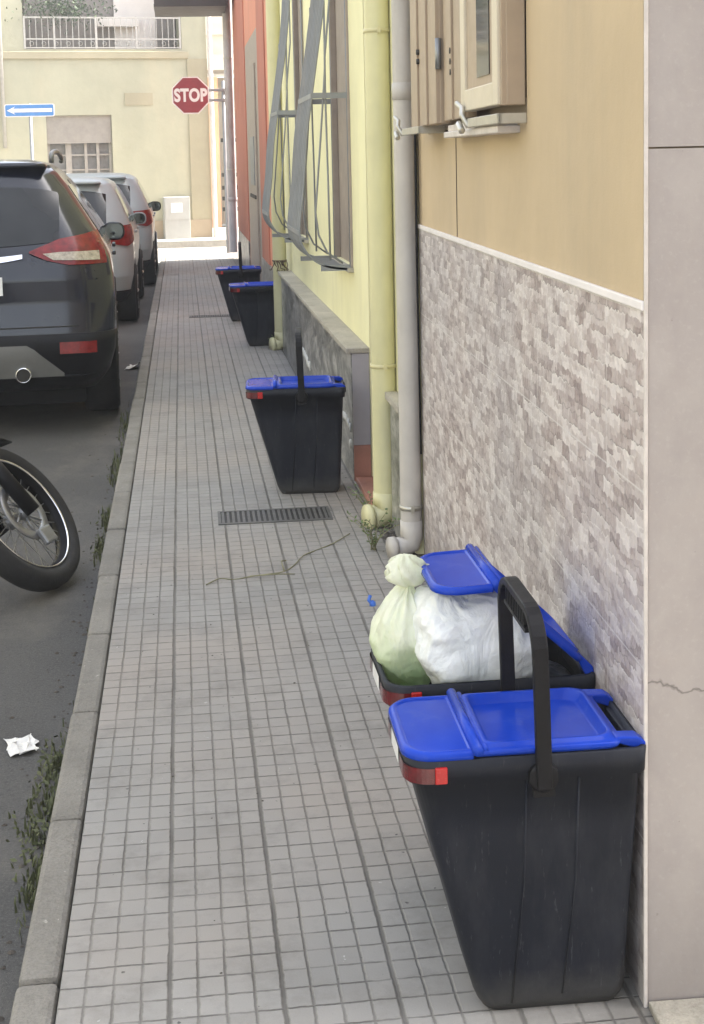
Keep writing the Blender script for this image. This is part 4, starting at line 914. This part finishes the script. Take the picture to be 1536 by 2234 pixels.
# ============================================================ plants, litter
gr = MB(); rr = random.Random(21)
def tuft(cx, cy, sx_, sy, n, h, z=RZ):
    for _ in range(n):
        x = min(cx+rr.gauss(0, sx_), -.358); y = cy+rr.gauss(0, sy); L = h*rr.uniform(.4, 1.1); a = rr.uniform(0, 6.28); ln = rr.uniform(.1, .6)*L; wd = rr.uniform(.002, .0045)
        d = Vector((math.cos(a), math.sin(a), 0)); s = Vector((-d.y, d.x, 0))*wd; p0 = Vector((x, y, z)); p1 = p0+d*ln*.35+Vector((0, 0, L*.6)); p2 = p0+d*ln+Vector((0, 0, L*.95))
        if p2.x > -.36: d.x = -abs(d.x); p1 = p0+d*ln*.35+Vector((0, 0, L*.6)); p2 = p0+d*ln+Vector((0, 0, L*.95))
        gr.add([p0-s, p0+s, p1+s*.7, p1-s*.7, p2], [(0, 1, 2, 3), (3, 2, 4)])
tuft(-.395, 3.75, .025, .13, 110, .045); tuft(-.40, 3.45, .03, .12, 80, .04); tuft(-.39, 3.15, .012, .10, 110, .035)
tuft(-.385, 5.95, .012, .10, 80, .06); tuft(-.385, 6.45, .012, .10, 70, .06); tuft(-.385, 7.5, .02, .25, 90, .07); tuft(-.385, 8.6, .02, .35, 90, .06); tuft(-.37, 4.6, .006, .4, 24, .02)
for cx, cy, n in ((-.40, 3.75, 170), (-.41, 3.4, 130), (-.385, 6.0, 90), (-.385, 6.5, 60), (-.385, 7.5, 80)):
    for _ in range(n):
        x = min(cx+rr.gauss(0, .025), -.362); y = cy+rr.gauss(0, .11); z = RZ+abs(rr.gauss(0, .018)); L = rr.uniform(.004, .012); c = Vector((x, y, z))
        d = Vector((rr.gauss(0, 1), rr.gauss(0, 1), rr.gauss(.3, .6))).normalized(); e = d.orthogonal().normalized()*L*.45
        gr.add([c-d*L, c+e, c+d*L, c-e], [(0, 1, 2, 3)])
o = gr.build('grass', M['grass'], fix=False); tag(o, kind='stuff')
sl = MB(); rr = random.Random(4)
def clump(mb, x, y, z, s):
    n = 7; mb.add([(x+s*math.cos(6.28*i/n)*rr.uniform(.6, 1.2), y+s*math.sin(6.28*i/n)*rr.uniform(.6, 1.2), z) for i in range(n)]+[(x, y, z+s*rr.uniform(.3, .7))], [(i, (i+1) % n, n) for i in range(n)])
for _ in range(260): clump(sl, rr.gauss(-.395, .025) if rr.random() < .8 else rr.uniform(-.6, -.36), rr.uniform(2.3, 9), RZ+.001, rr.uniform(.002, .010))
for _ in range(120): clump(sl, rr.gauss(.79, .03), rr.gauss(5.38, .12), 0.001, rr.uniform(.004, .016))
for _ in range(70): clump(sl, rr.uniform(.70, .76), rr.uniform(2.5, 8), 0.001, rr.uniform(.002, .006))
o = sl.build('dirt', M['soil'], fix=False); tag(o, kind='stuff')
sp = MB()
for _ in range(90): clump(sp, rr.uniform(-.25, .72), rr.uniform(2.3, 9), .0005, rr.uniform(.0015, .004))
o = sp.build('leaf_debris', M['soil'], fix=False); tag(o, kind='stuff')
def weed(loc, n, h, label, seed):
    rr = random.Random(seed); r_ = empty('weed', loc, 0, label, 'weed'); st = MB(); lf = MB()
    for i in range(n):
        a = rr.uniform(0, 6.28); L = h*rr.uniform(.5, 1.1); ln = rr.uniform(.3, 1.0); pts = []
        for k in range(6):
            t = k/5; pts.append(Vector((math.cos(a)*ln*L*t**1.4, math.sin(a)*ln*L*t**1.4, L*math.sin(t*1.3)*.9))+Vector((rr.gauss(0, .004), rr.gauss(0, .004), 0)))
        st.tube(pts, [.0022, .002, .0018, .0015, .0012, .0008], 5)
        for k in range(1, 6):
            for _ in range(3):
                d = Vector((rr.gauss(0, 1), rr.gauss(0, 1), rr.uniform(0, 1))).normalized(); e = d.orthogonal().normalized(); c = pts[k]; s = rr.uniform(.009, .02)
                lf.add([c, c+d*s*.5+e*s*.22, c+d*s, c+d*s*.5-e*s*.22], [(0, 1, 2, 3)])
    st.build('stems', M['stem'], r_); lf.build('leaves', M['leaf'], r_, fix=False)
weed((.685, 5.27, 0), 11, .17, 'straggly green weed sprouting beside the foot of the grey downpipe', 2)
weed((.735, 5.75, 0), 6, .16, 'thin dry weed at the foot of the thick yellow downpipe', 5)
weed((.70, 11.2, 0), 7, .12, 'small dry weed at the foot of the far yellow downpipe', 8)
b = MB(); pts = [(.04, 4.93), (.09, 4.985), (.14, 4.985), (.2, 5.0), (.26, 5.005), (.325, 5.05), (.37, 5.12), (.41, 5.22), (.468, 5.31), (.54, 5.38), (.62, 5.5)]
b.tube(spline([(x, y, .004+.004*math.sin(i*2.1)) for i, (x, y) in enumerate(pts)], 3), [.0022]*(len(pts)*3-2), 6)
b.tube([(.20, 5.0, .006), (.3, 4.985, .012), (.36, 5.0, .004)], .002, 5); b.tube([(.325, 5.05, .005), (.32, 5.12, .02), (.34, 5.16, .01)], .0025, 5)
o = b.build('twig', M['stem']); tag(o, 'long thin trailing stalk lying across the pavement in front of the drain grate', 'twig')
def paper(loc, s, rz, label, seed, up=.0):
    b = MB(); nz = lambda x, y: noise.noise(Vector((x*5+seed, y*5, seed)))
    def fn(u, v):
        x, y = (u-.5)*s[0], (v-.5)*s[1]; return (x+.02*nz(u*.7, v*.7), y+.03*nz(v*.6, u*.6), .004+.025*abs(nz(u*.5, v*.5))+up*u*u+.006*abs(nz(u, v)))
    b.grid(fn, 10, 8, False); o = b.build('paper_scrap', M['paper'], fix=False); o.location = loc; o.rotation_euler = (0, 0, rz); x = o.modifiers.new('s', 'SOLIDIFY'); x.thickness = .001
    tag(o, label, 'litter')
paper((-.50, 3.95, RZ), (.085, .12), R(15), 'crumpled white paper scrap on the road in the grassy gutter', 3)
paper((-.425, 11.35, RZ), (.10, .20), R(-14), 'torn white paper standing against the kerb beside the navy SUV', 9, .035)

# ============================================================ thin volume added to imitate lens glare towards the sunny crossing
hm = bpy.data.materials.new('veil_volume'); hm.use_nodes = True; ht = hm.node_tree; ht.nodes.remove(ht.nodes['Principled BSDF'])
hv = ht.nodes.new('ShaderNodeVolumePrincipled'); hv.inputs['Color'].default_value = (.95, .95, .93, 1); hv.inputs['Density'].default_value = .0032; hv.inputs['Anisotropy'].default_value = .3
ht.links.new(hv.outputs[0], ht.nodes['Material Output'].inputs['Volume'])
tag(MB().box(-16, 14, -12, 48, -1.2, 9).build('glare_veil', hm), kind='stuff')
